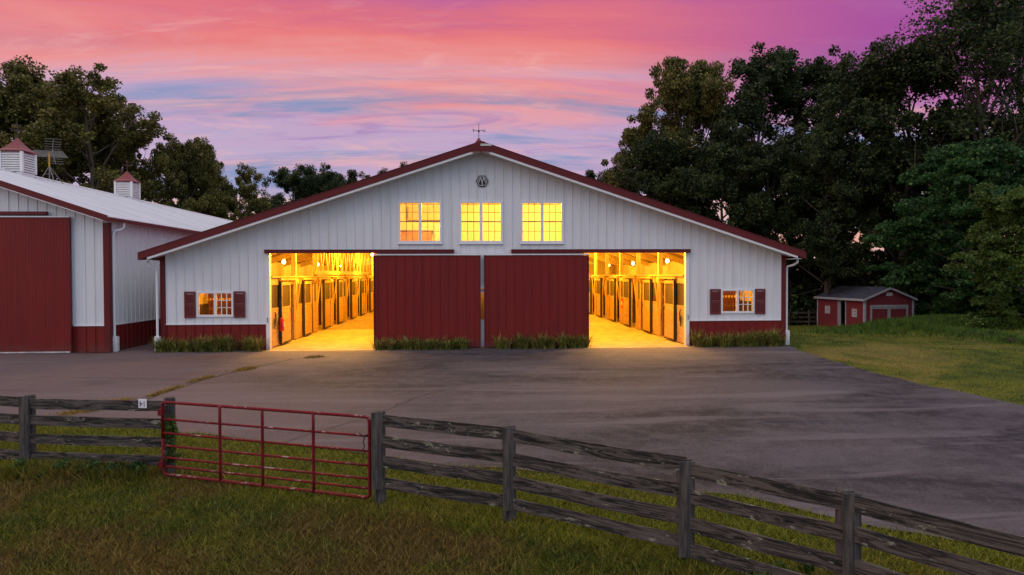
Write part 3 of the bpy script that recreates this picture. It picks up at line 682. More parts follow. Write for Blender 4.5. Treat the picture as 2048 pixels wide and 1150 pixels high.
# wing ceilings and rafters
for sg in (-1, 1):
    mb = MB(); zc = lambda x: rtop(x) - .10
    mb.hexa([(sg * .0, .14, zc(0) - .03), (sg * HW, .14, zc(HW) - .03), (sg * HW, LEN - .1, zc(HW) - .03), (0, LEN - .1, zc(0) - .03)],
            [(sg * .0, .14, zc(0)), (sg * HW, .14, zc(HW)), (sg * HW, LEN - .1, zc(HW)), (0, LEN - .1, zc(0))]); mb.build('ceiling_boards', CEILW, barn)
    for k in range(0, 9):
        mb = MB(); y = 3.66 * k + .20
        mb.hexa([(sg * 7.2, y, zc(7.2) - .38), (sg * (HW - .12), y, zc(HW) - .30), (sg * (HW - .12), y + .09, zc(HW) - .30), (sg * 7.2, y + .09, zc(7.2) - .38)],
                [(sg * 7.2, y, zc(7.2) - .035), (sg * (HW - .12), y, zc(HW) - .02), (sg * (HW - .12), y + .09, zc(HW) - .02), (sg * 7.2, y + .09, zc(7.2) - .035)])
        mb.build('rafter', OAK, barn)
    mb = MB(); W_ = [(.12, LEN - .1, 0, 3.3)] if sg < 0 else [(.12, 17.2, 0, 3.3), (17.2, 20.2, 0, 1.5), (17.2, 20.2, 2.5, 3.3), (20.2, LEN - .1, 0, 3.3)]
    for a_ in W_: mb.box(*sorted((sg * (HW - .14), sg * (HW - .105))), *a_)
    mb.build('wall_liner', LINER, barn)
    # flat board ceiling over the aisle and aisle's inner wall
    mb = MB(); mb.box(*sorted((sg * 3.5, sg * 3.66)), .16, LEN - .12, 0.02, 5.3); mb.build('aisle_wall', OAK, barn)
mb = MB(); mb.box(-HW + .12, HW - .12, LEN - .14, LEN - .105, 0.02, 3.4); mb.box(-7.0, 7.0, LEN - .14, LEN - .105, 3.4, 4.7); mb.build('rear_liner', LINER, barn)
for a_, b_ in ((-HW + .14, -7.46), (7.46, HW - .14)): mb = MB(); mb.box(a_, b_, .104, .13, .02, 1.1); mb.build('front_liner', LINER, barn)

LAMPI = []
def globe(x, y, z, r=.09, power=0):
    mb = MB(); mb.box(x - .06, x + .06, y - .06, y + .06, z + .10, z + .16); mb.tube([(x, y, z + .10), (x, y, z + .05)], .03, 8); o = mb.build('ceiling_lamp', PLATE, barn)
    b_ = MB(); b_.ball((x, y, z), r, 12, 8); b_.build('bulb', BULB, o, smooth=True)
    if power:
        l = bpy.data.lights.new('barn_light', 'POINT'); l.energy = power; l.color = (1.0, .51, .03); l.shadow_soft_size = .10
        lo_ = bpy.data.objects.new('barn_light', l); COL.objects.link(lo_); lo_.location = (x, y, z - .2); lo_.parent = o
for y, pw in ((1.9, 26), (8.4, 150), (15.4, 150), (22.5, 150)):
    for sg in (-1, 1): globe(sg * 9.1, y, 3.22 if y > 2 else 3.42, .09 if y > 2 else .05, pw)
for y, pw in ((1.0, 560), (4.2, 850), (11.0, 950), (17.8, 950), (24.6, 950)):
    for sg in (-1, 1): globe(sg * (6.35 if y > 2 else 5.5), y, 3.84, .09, pw)

# stall fronts, one per 12 ft bay
def stall_front(sg, k):
    y0 = 3.66 * k + (.20 if k == 0 else .12); y1 = 3.66 * (k + 1) - .06; X = 7.36
    bx = lambda m_, a, b, ya, yb, za, zb: m_.box(*sorted((sg * a, sg * b)), ya, yb, za, zb)
    if k % 2 == 0: d0, d1 = 3.66 * k + 1.15, 3.66 * k + 2.40; g0, g1 = d1 + .02, d1 + 1.05
    else: d0, d1 = 3.66 * k + .93, 3.66 * k + 2.15; g0, g1 = d0 - .78, d0 - .02
    if k % 2 == 0 and k > 0: g0, g1 = d0 - .85, d0 - .02
    if k == 1: g0, g1 = d1 + .02, d1 + .95
    mb = MB()
    for ya, yb in ((y0, g0), (g1, y1)):
        if yb - ya < .06: continue
        n = 8
        for q in range(n): bx(mb, X, X + .04, ya, yb, .06 + q * .163, .06 + (q + 1) * .163 - .006)
        bx(mb, X - .01, X + .05, ya, yb, 1.365, 1.43)
        bx(mb, X - .01, X + .05, ya, ya + .06, 1.43, 2.24); bx(mb, X - .01, X + .05, yb - .06, yb, 1.43, 2.24)
        if yb - ya > 1.0: bx(mb, X - .01, X + .05, (ya + yb) / 2 - .03, (ya + yb) / 2 + .03, 1.43, 2.24)
    bx(mb, X - .012, X + .045, y0, y1, 2.24, 2.50)
    bx(mb, X - .09, X + .06, y0 - .05, y1 + .05, 2.502, 2.56)
    sf = mb.build('stall_front', OAK, barn)
    gm = MB()
    for ya, yb in ((y0, g0), (g1, y1)):
        if yb - ya < .2: continue
        bx(gm, X + .012, X + .028, ya + .06, yb - .06, 1.43, 2.24)
    gm.build('grille', GRILLE, sf)
    dm = MB(); Xd = X - .09
    for q in range(9): bx(dm, Xd - .03, Xd + .03, d0 + .05, d1 - .05, .14 + q * .135, .14 + (q + 1) * .135 - .006)
    for ya, yb in ((d0, d0 + .075), (d1 - .075, d1)): bx(dm, Xd - .036, Xd + .036, ya, yb, .10, 2.34)
    bx(dm, Xd - .034, Xd + .034, d0 + .075, d1 - .075, 1.36, 1.43); bx(dm, Xd - .034, Xd + .034, d0 + .075, d1 - .075, 2.22, 2.34)
    dr_ = dm.build('stall_door', OAK, barn)
    em_ = MB(); bx(em_, Xd - .042, Xd + .05, d0 - .028, d0 - .002, .08, 2.36); bx(em_, Xd - .042, Xd + .05, d1 + .002, d1 + .028, .08, 2.36); bx(em_, Xd - .03, Xd + .03, d0, d1, .07, .10)  # black strips painting the shadow along the door ends and foot
    em_.build('edge_shadow', DARK, dr_)
    gm = MB(); bx(gm, Xd - .008, Xd + .008, d0 + .075, d1 - .075, 1.43, 2.22); gm.build('grille', GRILLE, dr_)
    hm = MB(); bx(hm, Xd - .05, Xd - .037, d1 - .06, d1 - .03, 1.18, 1.34); bx(hm, Xd - .045, Xd - .0, d0 + .12, d0 + .15, 2.34, 2.42); bx(hm, Xd - .045, Xd, d1 - .15, d1 - .12, 2.34, 2.42)
    hm.build('latch', DARK, dr_)
    tm = MB(); bx(tm, X - .13, X - .02, min(d0, g0) - .1, max(d1, g1) + .12, 2.40, 2.48); tm.build('track', OAK, sf)
    # partition seen through the doorway, colour darkened for stall shade, and bay post
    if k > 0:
      pm = MB(); bx(pm, X + .1, HW - .2, 3.66 * (k + 1) - .02, 3.66 * (k + 1) + .02, .05, 2.3); pm.build('stall_partition', OAK if k == 1 else STALLD, barn)  # one partition in lighter boards so the slat gaps look lit
    po = MB(); bx(po, X - .02, X + .15, 3.66 * (k + 1) - .075, 3.66 * (k + 1) + .075, 0.02, 4.55); bx(po, X + .15, X + .155, 3.66 * (k + 1) - .05, 3.66 * (k + 1) + .05, .5, .6)
    pb = po.build('bay_post', POSTW, barn)
    br = MB(); ya = 3.66 * (k + 1)
    br.hexa(*[[(sg * (X - .05 + a), ya - .03, z), (sg * (X - .005 + a), ya - .03, z), (sg * (X - .005 + a), ya + .03, z), (sg * (X - .05 + a), ya + .03, z)] for a, z in ((0, 1.2), (-.16, 2.5))])
    br.build('knee_brace', OAK, pb)
for sg in (-1, 1):
    for k in range(7): stall_front(sg, k)
for sg in (-1, 1):
    mb = MB(); mb.box(*sorted((sg * (HW - .19), sg * (HW - .15))), .12, LEN - .2, .02, 1.48); mb.build('stall_back_boards', STALLD, barn)
# open-web loft girder over the left stall line
mb = MB(); X = -7.30
mb.box(X - .05, X + .05, 6.9, 22.2, 2.62, 2.80); mb.box(X - .05, X + .05, 6.9, 22.2, 4.35, 4.5)
y = 7.05
while y < 21.9:
    for dy in (.55,):
        for a, b, o_ in ((y, y + dy, 0), (y + 2 * dy, y + dy, .0)):
            mb.hexa([(X - .03, a - .05, 2.80), (X + .03, a - .05, 2.80), (X + .03, a + .05, 2.80), (X - .03, a + .05, 2.80)],
                    [(X - .03, b - .05, 4.35), (X + .03, b - .05, 4.35), (X + .03, b + .05, 4.35), (X - .03, b + .05, 4.35)])
    y += 1.22
mb.build('loft_truss', OAK, barn)
# tie beam in the right wing
# loft room behind the upper windows
mb = MB(); mb.box(-3.45, 3.45, .12, 3.2, 3.40, 3.45); mb.build('loft_floor', OAK, barn)
mb = MB(); mb.box(-3.45, 3.45, 3.15, 3.2, 3.45, 5.75); mb.box(-3.45, -3.40, .13, 3.15, 3.45, 5.75); mb.box(3.40, 3.45, .13, 3.15, 3.45, 5.75)
mb.box(-1.06, -1.02, .13, 3.15, 3.45, 5.75); mb.build('loft_room_wall', CREAM, barn)
mb = MB(); mb.box(-3.4, 3.4, .13, 3.15, 5.44, 5.48)
for k in range(5): mb.box(-3.4, 3.4, .5 + k * .6, .6 + k * .6, 5.36, 5.438)
mb.build('loft_ceiling', OAK, barn)
mb = MB(); mb.box(-3.35, -1.9, 2.5, 3.1, 3.45, 4.30); mb.box(-3.38, -1.6, 2.4, 3.12, 3.62, 3.70); cb = mb.build('cabinet', CAB, barn)
mb = MB(); mb.box(-3.38, -1.85, 2.42, 3.12, 4.305, 4.34); mb.build('counter_top', PLATE, cb)
mb = MB(); mb.box(-1.80, -1.12, 3.11, 3.148, 3.55, 4.6); wnd = mb.build('roller_blind', TRIMW, barn)
mb = MB(); mb.box(-2.8, -1.4, 2.9, 3.12, 4.75, 5.25); mb.build('wall_cupboard', LINER, barn)
def room_light(x, y, z, p, c=(1, .60, .07)):
    l = bpy.data.lights.new('room_light', 'POINT'); l.energy = p; l.color = c; l.shadow_soft_size = .12
    o = bpy.data.objects.new('room_light', l); COL.objects.link(o); o.location = (x, y, z); return o
for x, y, z, p in ((-1.65, .85, 5.20, 330), (0.35, .85, 5.22, 230), (2.5, .85, 5.22, 380)):
    mb = MB(); mb.tube([(x, y, 5.43), (x, y, 5.36)], .02, 6); lm = mb.build('pendant_lamp', PLATE, barn); q = MB(); q.ball((x, y, 5.33), .05, 10, 8); q.build('bulb', BULB, lm, smooth=True)
    room_light(x, y, z, p).parent = lm
# small lamp in the passage behind the walk door
mb = MB(); mb.box(-1.5, 1.5, 1.6, 1.65, .02, 2.8); mb.build('tack_room_wall', OAK, barn); mb = MB(); mb.tube([(0.0, 1.0, 2.8), (0, 1.0, 2.65)], .02, 6); mb.box(-1.5, 1.5, .12, 1.65, 2.8, 2.84); lm = mb.build('tack_room_ceiling', CEILW, barn)
room_light(0, .9, 2.5, 22, (1, .55, .15)).parent = lm
# boarded stall divider with two rows of gaps, seen through the side windows
for sg in (-1, 1):
    mb = MB()
    for za, zb in ((.05, 1.24), (1.33, 1.60), (1.69, 2.4)): mb.box(*sorted((sg * 7.52, sg * 10.8)), 3.64, 3.67, za, zb)
    x = 7.6
    while x < 10.8: mb.box(*sorted((sg * x, sg * (x + .045))), 3.61, 3.638, .05, 2.4); x += .125
    mb.build('slatted_partition', REDWD, barn)

# extinguishers and notices: things of their own
def extinguisher(x, y, z, rz, label, s=1.0):
    t = empty('fire_extinguisher', (x, y, z), rz); tag(t, label, 'fire extinguisher', 'red fire extinguishers in the barn')
    mb = MB(); mb.tube([(0, 0, 0), (0, 0, .01), (0, 0, .40), (0, 0, .45), (0, 0, .49)], [.07, .078, .078, .05, .025], 14); mb.build('cylinder', EXT, t, smooth=True)
    mb = MB(); mb.box(-.02, .02, -.02, .10, .49, .52); mb.box(-.015, .015, -.02, .11, .55, .57); mb.tube([(0, -.03, .5), (0, -.1, .44), (0, -.1, .1)], .012, 6); mb.build('valve_and_hose', DARK, t)
    mb = MB(); mb.box(.074, .082, -.04, .04, .14, .32); mb.build('instruction_sticker', SIGNW, t)
extinguisher(-7.20, 1.02, .58, 0, 'red fire extinguisher on the first stall post of the left aisle')
extinguisher(-3.76, 3.0, 1.0, R(180), 'red fire extinguisher half hidden beside the dark left sliding door')
for sg, lab in ((-1, 'dark halter hanging on the first stall front of the left aisle'), (1, 'dark halter hanging on the first stall front of the right aisle')):
    xh = sg * 7.30; mb = MB(); mb.tube([(sg * 7.36, .55, 1.27), (sg * 7.28, .55, 1.27)], .012, 6)
    for k in range(3): mb.tube([(xh, .55 + .09 * math.sin(a * .8 + k) * (1 if a else 0), 1.28 - .11 * a - .03 * k) for a in range(6)], .016, 6)
    mb.tube([(xh, .55 + .10 * math.cos(a), .95 + .13 * math.sin(a)) for a in [q * .7 for q in range(10)]], .014, 6)
    o = mb.build('halter', DARK); tag(o, lab, 'halter', 'halters on the stall fronts')
nt = MB(); nt.box(7.345, 7.352, 10.25, 10.75, .85, 1.35); n_ = nt.build('notice_board', EXT); tag(n_, 'small red notice with pale centre on a right aisle stall', 'sign')
nt = MB(); nt.box(7.338, 7.344, 10.38, 10.62, 1.0, 1.2); nt.build('notice_sheet', SIGNW, n_)

# ================================================================== LEFT BARN
B2X, B2Y = -12.58, -.26; RX = -19.35; B2L = 31.2; E2 = B2X + .22; RZ2 = 6.92; S2 = (RZ2 - 4.56) / (E2 - RX)
r2 = lambda x: RZ2 - S2 * abs(x - RX); XL = 2 * RX - B2X
shed2 = empty('equipment_barn', (0, 0, 0)); tag(shed2, 'tall white barn at the left edge with pale roof and big red door', 'barn')
F2 = lambda u, z, d: (u, B2Y - d, z); S2f = lambda u, z, d: (B2X + d, u, z); S2l = lambda u, z, d: (XL - d, u, z)
DX0, DX1 = -24.9, -13.75
mb = MB(); siding(mb, RX, B2X, .93, lambda u: r2(u) - .2, [(DX0, DX1 - .12, 0, 4.55)], F2, start=B2X - .165 - 22 * .3048 + .3048)
siding(mb, XL, RX, .93, lambda u: r2(u) - .2, [(DX0, DX1 - .12, 0, 4.55)], F2); mb.build('front_wall', WHITE, shed2)
mb = MB(); siding(mb, DX1 - .12, B2X, 0, lambda u: .90, [], F2, start=B2X - .165 - 3 * .3048); mb.build('wainscot', RED, shed2)
mb = MB(); mb.box(DX1 + .0, B2X - .13, B2Y - .035, B2Y, .895, .93); mb.build('wainscot_cap', TRIMW, shed2); mb = MB(); mb.box(B2X, B2X + .03, .0, B2L, .895, .93); mb.build('wainscot_cap', TRIMW, shed2)
mb = MB(); siding(mb, B2Y, B2L, .93, lambda u: 4.42, [], S2f, start=B2Y + .25); mb.build('side_wall', WHITE, shed2)
mb = MB(); siding(mb, B2Y, B2L, 0, lambda u: .90, [], S2f, start=B2Y + .25); mb.build('side_wainscot', RED, shed2)
mb = MB(); siding(mb, B2Y, B2L, 0, lambda u: 4.42, [], S2l, minor=False); siding(mb, XL, B2X, 0, lambda u: min(r2(u) - .2, 4.4) , [], lambda u, z, d: (u, B2L + d, z), minor=False)
mb.build('rear_wall', WHITE, shed2)
mb = MB(); mb.box(B2X - .16, B2X + .03, B2Y - .04, B2Y, 0, 4.38); mb.box(B2X, B2X + .034, B2Y - .036, B2Y + .15, 0, 4.38); mb.build('corner_trim', REDT, shed2)
mb = MB(); D2_ = lambda u, z, d: (u, B2Y - .13 - d, z)
siding(mb, DX0, DX1 - .04, .06, lambda u: 4.54, [], D2_, start=DX1 - .04 - .2 - 35 * .3048, t=.05, ribh=.007); dr = mb.build('sliding_door', RED, shed2)
mb = MB(); mb.box(DX1 - .04, DX1, B2Y - .165, B2Y - .075, .04, 4.55); mb.build('door_edge', REDT, dr)
mb = MB(); mb.box(DX0, DX1, B2Y - .165, B2Y - .075, 4.55, 4.59); mb.box(DX0, DX1 - .04, B2Y - .15, B2Y - .1, .02, .055); mb.build('door_header', TRIMW, dr)
mb = MB(); mb.box(-25, -14.50, B2Y - .2, B2Y - .03, 4.63, 4.74); mb.build('door_track', REDT, shed2)
EL2 = 2 * RX - E2
for sg, xe in ((1, E2), (-1, EL2)):
    mb = MB(); yo = B2Y - .45
    a = [(RX, yo, RZ2), (xe, yo, 4.56), (xe, B2L + .3, 4.56), (RX, B2L + .3, RZ2)]; mb.hexa([(p[0], p[1], p[2] - .04) for p in a], a)
    y = yo + .1
    while y < B2L:
        mb.hexa([(RX, y, RZ2), (xe, y, 4.56), (xe, y + .05, 4.56), (RX, y + .05, RZ2)],
                [(RX, y + .012, RZ2 + .02), (xe + sg * .01, y + .012, 4.58), (xe + sg * .01, y + .038, 4.58), (RX, y + .038, RZ2 + .02)]); y += .3048
    mb.build('roof', ROOFW, shed2)
    def rake(m_, dz0, dz1, y0, y1, cut=0):
        xx = xe - sg * cut
        m_.hexa([(RX, y0, RZ2 + dz0), (xx, y0, r2(xx) + dz0), (xx, y1, r2(xx) + dz0), (RX, y1, RZ2 + dz0)],
                [(RX, y0, RZ2 + dz1), (xx, y0, r2(xx) + dz1), (xx, y1, r2(xx) + dz1), (RX, y1, RZ2 + dz1)])
    mb = MB(); rake(mb, -.17, .03, yo - .045, yo - .003); mb.build('rake_fascia', REDT, shed2)
    mb = MB(); rake(mb, -.205, -.172, yo - .03, yo + .01, .15); mb.build('rake_drip_edge', TRIMW, shed2)
    mb = MB(); rake(mb, -.20, -.175, yo + .012, B2Y - .002, .1); mb.build('soffit', WHITE, shed2)
    mb = MB(); mb.box(*sorted((xe - sg * .02, xe + sg * .09)), yo - .04, B2L + .3, 4.42, 4.525); mb.build('gutter', REDT, shed2)
    mb = MB(); mb.box(*sorted((xe + sg * .085, xe + sg * .10)), yo - .03, B2L + .3, 4.527, 4.545); mb.build('gutter_lip', TRIMW, shed2)
    mb = MB(); mb.box(*sorted((B2X if sg > 0 else XL, xe - sg * .02)), yo + .02, B2L, 4.40, 4.418); mb.build('eave_soffit', WHITE, shed2)
mb = MB(); mb.hexa([(RX - .2, B2Y - .46, RZ2 - .045), (RX + .2, B2Y - .46, RZ2 - .045), (RX + .2, B2L + .3, RZ2 - .045), (RX - .2, B2L + .3, RZ2 - .045)],
                   [(RX - .2, B2Y - .46, RZ2 - .04), (RX, B2Y - .46, RZ2 + .05), (RX, B2L + .3, RZ2 + .05), (RX - .2, B2L + .3, RZ2 - .04)])
mb.add([(RX + .22, B2Y - .46, RZ2 - .05), (RX, B2Y - .46, RZ2 + .055), (RX, B2L + .3, RZ2 + .055), (RX + .22, B2L + .3, RZ2 - .05)], [(0, 1, 2, 3)])
mb.build('ridge_cap', ROOFW, shed2)
cupola(shed2, RX, 5.85, RZ2 - .12, h=.98); cupola(shed2, RX, 15.0, RZ2 - .12, h=.98)
downspout(shed2, [(E2 + .03, .28, 4.42), (E2 + .03, .27, 4.27), (E2 - .02, .20, 4.18), (B2X + .10, -.02, 4.12), (B2X + .07, -.08, 4.0), (B2X + .07, -.08, .3)], (B2X + .10, -.06))

# television antenna standing on that roof
ant = empty('television_antenna', (RX, 8.0, RZ2)); tag(ant, 'metal television antenna on tripod standing on the pale roof ridge', 'antenna')
mb = MB(); mb.tube([(0, 0, 0), (0, 0, .75)], .025, 8); mb.build('mast', STEEL, ant)
mb = MB(); mb.tube([(0, 0, .62), (0, 0, 1.22)], .03, 8); mb.build('mast_sleeve', YEL, ant)
for dx, dy in ((-.42, -.1), (.40, .35), (.42, -.35)):
    mb = MB(); mb.tube([(0, 0, .64), (dx, dy, -abs(dx) * S2)], .018, 6); mb.build('leg', STEEL, ant)
mb = MB(); mb.tube([(-.19, .0, .28), (.19, .0, .28)], .012, 5); mb.build('cross_strut', STEEL, ant)
dirv = Vector((.55, -.60, .02)).normalized(); per = Vector((.95, .3, 0)).normalized()
mb = MB(); mb.tube([tuple(Vector((0, 0, 1.25)) - dirv * 1.3), tuple(Vector((0, 0, 1.22)) + dirv * .8)], .02, 6); mb.build('boom', STEEL, ant)
for k in range(11):
    c = Vector((-.15, 0, 1.25)) - dirv * (1.2 - k * .17); ln = 1.15 - .06 * k
    mb = MB(); mb.tube([tuple(c - per * ln), tuple(c + per * ln)], .009, 5); mb.build('element', STEEL, ant)
for sg in (-1, 1):
    mb = MB(); c = Vector((.28, -.25, 1.24)); e = c + Vector((.12, -.1, sg * .55)) + (Vector((.08, 0, 0)) if sg < 0 else Vector())
    mb.tube([tuple(c), tuple(e)], .014, 5)
    for k in range(1, 6): q = c.lerp(e, k / 5); mb.tube([tuple(q - per * .32), tuple(q + per * .32)], .008, 5)
    mb.build('reflector', STEEL, ant)

# ================================================================== SMALL SHED
cx_, cy_ = at(23.25, 45.0); shed = empty('garden_shed', (cx_, cy_, -1.32), -YAW + R(7)); tag(shed, 'small dark red shed with grey shingle roof below the woods', 'shed')
SW, SD, SH = 3.5, 5.5, 2.2
body = MB(); ap = .72
Sl = lambda u, z, d: (-d, u, z)
siding(body, 0, SD, 0, lambda u: SH, [(2.05, 2.83, 0.0, 2.02), (.84, 1.26, 1.02, 1.48), (3.95, 4.42, 1.10, 1.55)], Sl, ribs=None, t=.08)
gt = lambda u: SH + ap * (1 - abs(u) / (SW / 2)); Sf = lambda u, z, d: (u + SW / 2, -d, z)
siding(body, -SW / 2, SW / 2, 0, gt, [(-1.36, 1.36, .05, 1.78)], Sf, ribs=None, t=.08)
body.quad((SW, 0, 0), (SW, SD, 0), (SW, SD, SH), (SW, 0, SH)); body.add([(0, SD, 0), (SW, SD, 0), (SW, SD, SH), (SW / 2, SD, SH + ap), (0, SD, SH)], [(4, 3, 2, 1, 0)])
for k in range(1, 7):
    if not 2.0 < k * .8 < 2.9: body.box(-.012, 0, k * .8 - .012, k * .8 + .012, 0, SH)
for k in range(1, 4): body.box(k * .9 - .012, k * .9 + .012, -.012, 0, 1.9, 2.3)
body.build('wall', T111, shed)
rm = MB()
for sg in (-1, 1):
    x0 = SW / 2; x1 = SW / 2 + sg * (SW / 2 + .16); zb = SH - .16 * ap / (SW / 2)
    a = [(x0, -.14, SH + ap + .09), (x1, -.14, zb + .09), (x1, SD + .14, zb + .09), (x0, SD + .14, SH + ap + .09)]; rm.hexa([(p[0], p[1], p[2] - .05) for p in a], a)
rf = rm.build('roof', SHINGLE, shed)
tm = MB()
for sg in (-1, 1):
    x0 = SW / 2; x1 = SW / 2 + sg * (SW / 2 + .17); zb = SH - .17 * ap / (SW / 2)
    tm.hexa([(x0, -.18, SH + ap - .05), (x1, -.18, zb - .05), (x1, -.145, zb - .05), (x0, -.145, SH + ap - .05)], [(x0, -.18, SH + ap + .085), (x1, -.18, zb + .085), (x1, -.145, zb + .085), (x0, -.145, SH + ap + .085)])
tm.box(-.20, -.165, -.14, SD + .14, SH - .12, SH + .03)
tm.build('roof_trim', TRIMG, shed)
tm = MB(); tm.box(-.03, .10, -.03, -.002, 0, SH - .02); tm.box(-.032, -.002, -.0, .10, 0, SH - .02); tm.box(SW - .1, SW + .03, -.03, -.002, 0, SH - .02); tm.box(-.03, -.002, SD - .1, SD, 0, SH - .02); tm.build('corner_board', TRIMG, shed)
dm = MB(); dm.box(.40, 3.10, -.035, -.004, 1.68, 1.82); dm.box(.40, .53, -.034, -.004, .05, 1.68); dm.box(2.97, 3.10, -.034, -.004, .05, 1.68); dfr = dm.build('door_frame', TRIMG, shed)
for a, b in ((.54, 1.745), (1.755, 2.96)):
    dm = MB(); dm.box(a, b, .01, .05, .06, 1.66); dd = dm.build('barn_door', T111, shed)
    dm = MB(); e_ = (b if a < 1 else a); dm.box(*( (b - .10, b) if a < 1 else (a, a + .10)), -.012, .008, .14, 1.56); dm.box(a, b, -.014, .006, .06, .14); dm.box(a, b, -.014, .006, 1.56, 1.66)
    dm.build('door_batten', TRIMG, dd)
dm = MB(); dm.box(-.04, -.004, 1.97, 2.05, 0, 2.08); dm.box(-.04, -.004, 2.83, 2.91, 0, 2.08); dm.box(-.04, -.004, 2.05, 2.83, 2.02, 2.08); dm.build('side_door_frame', TRIMG, shed)
dm = MB(); dm.box(-.0, .05, 2.07, 2.5, .02, 2.0, Matrix.Translation((0, 0, 0))); 
dm = MB(); dm.box(.02, .10, 2.72, 2.83, .02, 1.98); dm.build('side_door', TRIMG, shed)
for ya, yb, za, zb in ((.84, 1.26, 1.02, 1.48), (3.95, 4.42, 1.10, 1.55)):
    lm_ = MB(); lm_.box(-.03, 0, ya - .05, ya, za - .05, zb + .05); lm_.box(-.03, 0, yb, yb + .05, za - .05, zb + .05); lm_.box(-.03, 0, ya, yb, zb, zb + .05); lm_.box(-.03, 0, ya, yb, za - .05, za)
    for k in range(4):
        z = za + .02 + k * .11; lm_.hexa([(-.025, ya, z), (-.025, yb, z), (.03, yb, z + .05), (.03, ya, z + .05)], [(-.025, ya, z + .03), (-.025, yb, z + .03), (.03, yb, z + .08), (.03, ya, z + .08)])
    lm_.build('louvre_vent', PLATE, shed)
vm = MB(); vm.box(SW / 2 - .22, SW / 2 + .22, -.02, -.002, SH + .22, SH + .44); vm.build('gable_vent', PLATE, shed)
vm = MB(); vm.box(-.035, -.004, 2.3, 2.55, 2.085, 2.2); vm.build('name_plate', BLUEP, shed)
rp = MB(); rp.hexa([(1.55, -.9, -.02), (1.62, -.9, -.02), (1.62, -.85, -.02), (1.55, -.85, -.02)], [(1.75, -.05, .35), (1.82, -.05, .35), (1.82, 0, .35), (1.75, 0, .35)])
rp.build('door_prop', TRIMG, shed)
# leaning frame behind the shed + paddock fence
lean = empty('lean_to_frame', (0, 0, 0)); tag(lean, 'rough timber lean-to frame behind the left end of the red shed', 'lean-to')
ax_, ay_ = at(21.0, 52.5); bx_, by_ = at(23.6, 52.0); gz_ = -1.3
mb = MB(); mb.tube([(ax_, ay_, gz_), (ax_, ay_, gz_ + 2.05)], .07, 8); mb.build('post', FPOST, lean)
mb = MB(); mb.tube([(ax_ - .2, ay_, gz_ + 1.98), (bx_, by_, gz_ + 2.75)], .06, 6); mb.build('rafter', FENCE, lean)
mb = MB(); mb.tube([(ax_, ay_ + .05, gz_ + 1.85), (ax_ + .02, ay_ + 2.6, gz_ + 1.9)], .06, 6); mb.tube([(ax_ - .2, ay_ + 2.6, gz_ + 1.98), (bx_, by_ + 2.6, gz_ + 2.75)], .06, 6); mb.build('purlin', FENCE, lean)
pf = empty('paddock_fence', (0, 0, 0)); tag(pf, 'low grey board fence between the white barn corner and the shed', 'fence')
pts_ = [at(19.0, 52.0), at(20.5, 50.5), at(21.9, 50.3), at(22.6, 50.6)]
for i, (x, y) in enumerate(pts_):
    mb = MB(); mb.tube([(x, y, gz_), (x, y, gz_ + 1.15)], .06, 8); mb.build('post', FPOST, pf)
    if i < 3:
        x2, y2 = pts_[i + 1]
        for k in range(3):
            z = gz_ + .28 + k * .33; mb = MB(); n_ = Vector((y2 - y, x - x2, 0)).normalized() * .02
            mb.hexa([(x - n_.x, y - n_.y, z), (x2 - n_.x, y2 - n_.y, z), (x2 + n_.x, y2 + n_.y, z), (x + n_.x, y + n_.y, z)],
                    [(x - n_.x, y - n_.y, z + .14), (x2 - n_.x, y2 - n_.y, z + .14), (x2 + n_.x, y2 + n_.y, z + .14), (x + n_.x, y + n_.y, z + .14)]); mb.build('board', FENCE, pf)

# ================================================================== BOARD FENCE AND GATE (survey: right, ahead, drop of top below eye, drop of foot)
PST = {'m1': (-11.6, 12.6, 2.03, 3.30), 'p0': (-8.30, 11.6, 2.035, 3.28), 'pg': (-5.72, 11.25, 2.02, 3.30), 'p2': (-1.96, 9.9, 1.99, 3.32),
       'p3': (-.05, 9.1, 2.03, 3.36), 'p4': (2.02, 7.9, 2.165, 3.42), 'p5': (3.33, 6.7, 2.155, 3.36), 'p6': (4.75, 5.05, 2.16, 3.4)}
def P3(k, up=0.0):
    X, Z, t, f = PST[k]; x, y = at(X, Z); return Vector((x, y, EYE.z - t + up)), Vector((x, y, EYE.z - f - .25))
def fpost(parent, k, r=.085):
    t, f = P3(k); dv = (f - t)
    mb = MB(); n = 12; rs = []; H_ = (t - f).length
    ring = [0, .02, .3, .6, H_ - .02, H_]
    vs_ = []
    for i, h in enumerate(ring):
        for q in range(n):
            a = 2 * math.pi * q / n; rr = r * (1 + .05 * math.sin(3 * a + 1)) * (1 + .03 * math.sin(h * 5)) * (.93 if i == len(ring) - 1 else 1)
            vs_.append((rr * math.cos(a), rr * math.sin(a), h))
    fs = [(i * n + q, i * n + (q + 1) % n, (i + 1) * n + (q + 1) % n, (i + 1) * n + q) for i in range(len(ring) - 1) for q in range(n)] + [tuple(range((len(ring) - 1) * n, len(ring) * n))]
    mb.add(vs_, fs); return mb.build('post', FPOST, parent, smooth=False, loc=tuple(f + Vector(AWAY(k)) * .10))
def AWAY(k):
    x, y = at(PST[k][0], PST[k][1]); v = Vector((math.sin(YAW), math.cos(YAW), 0)); return (v.x, v.y, 0)
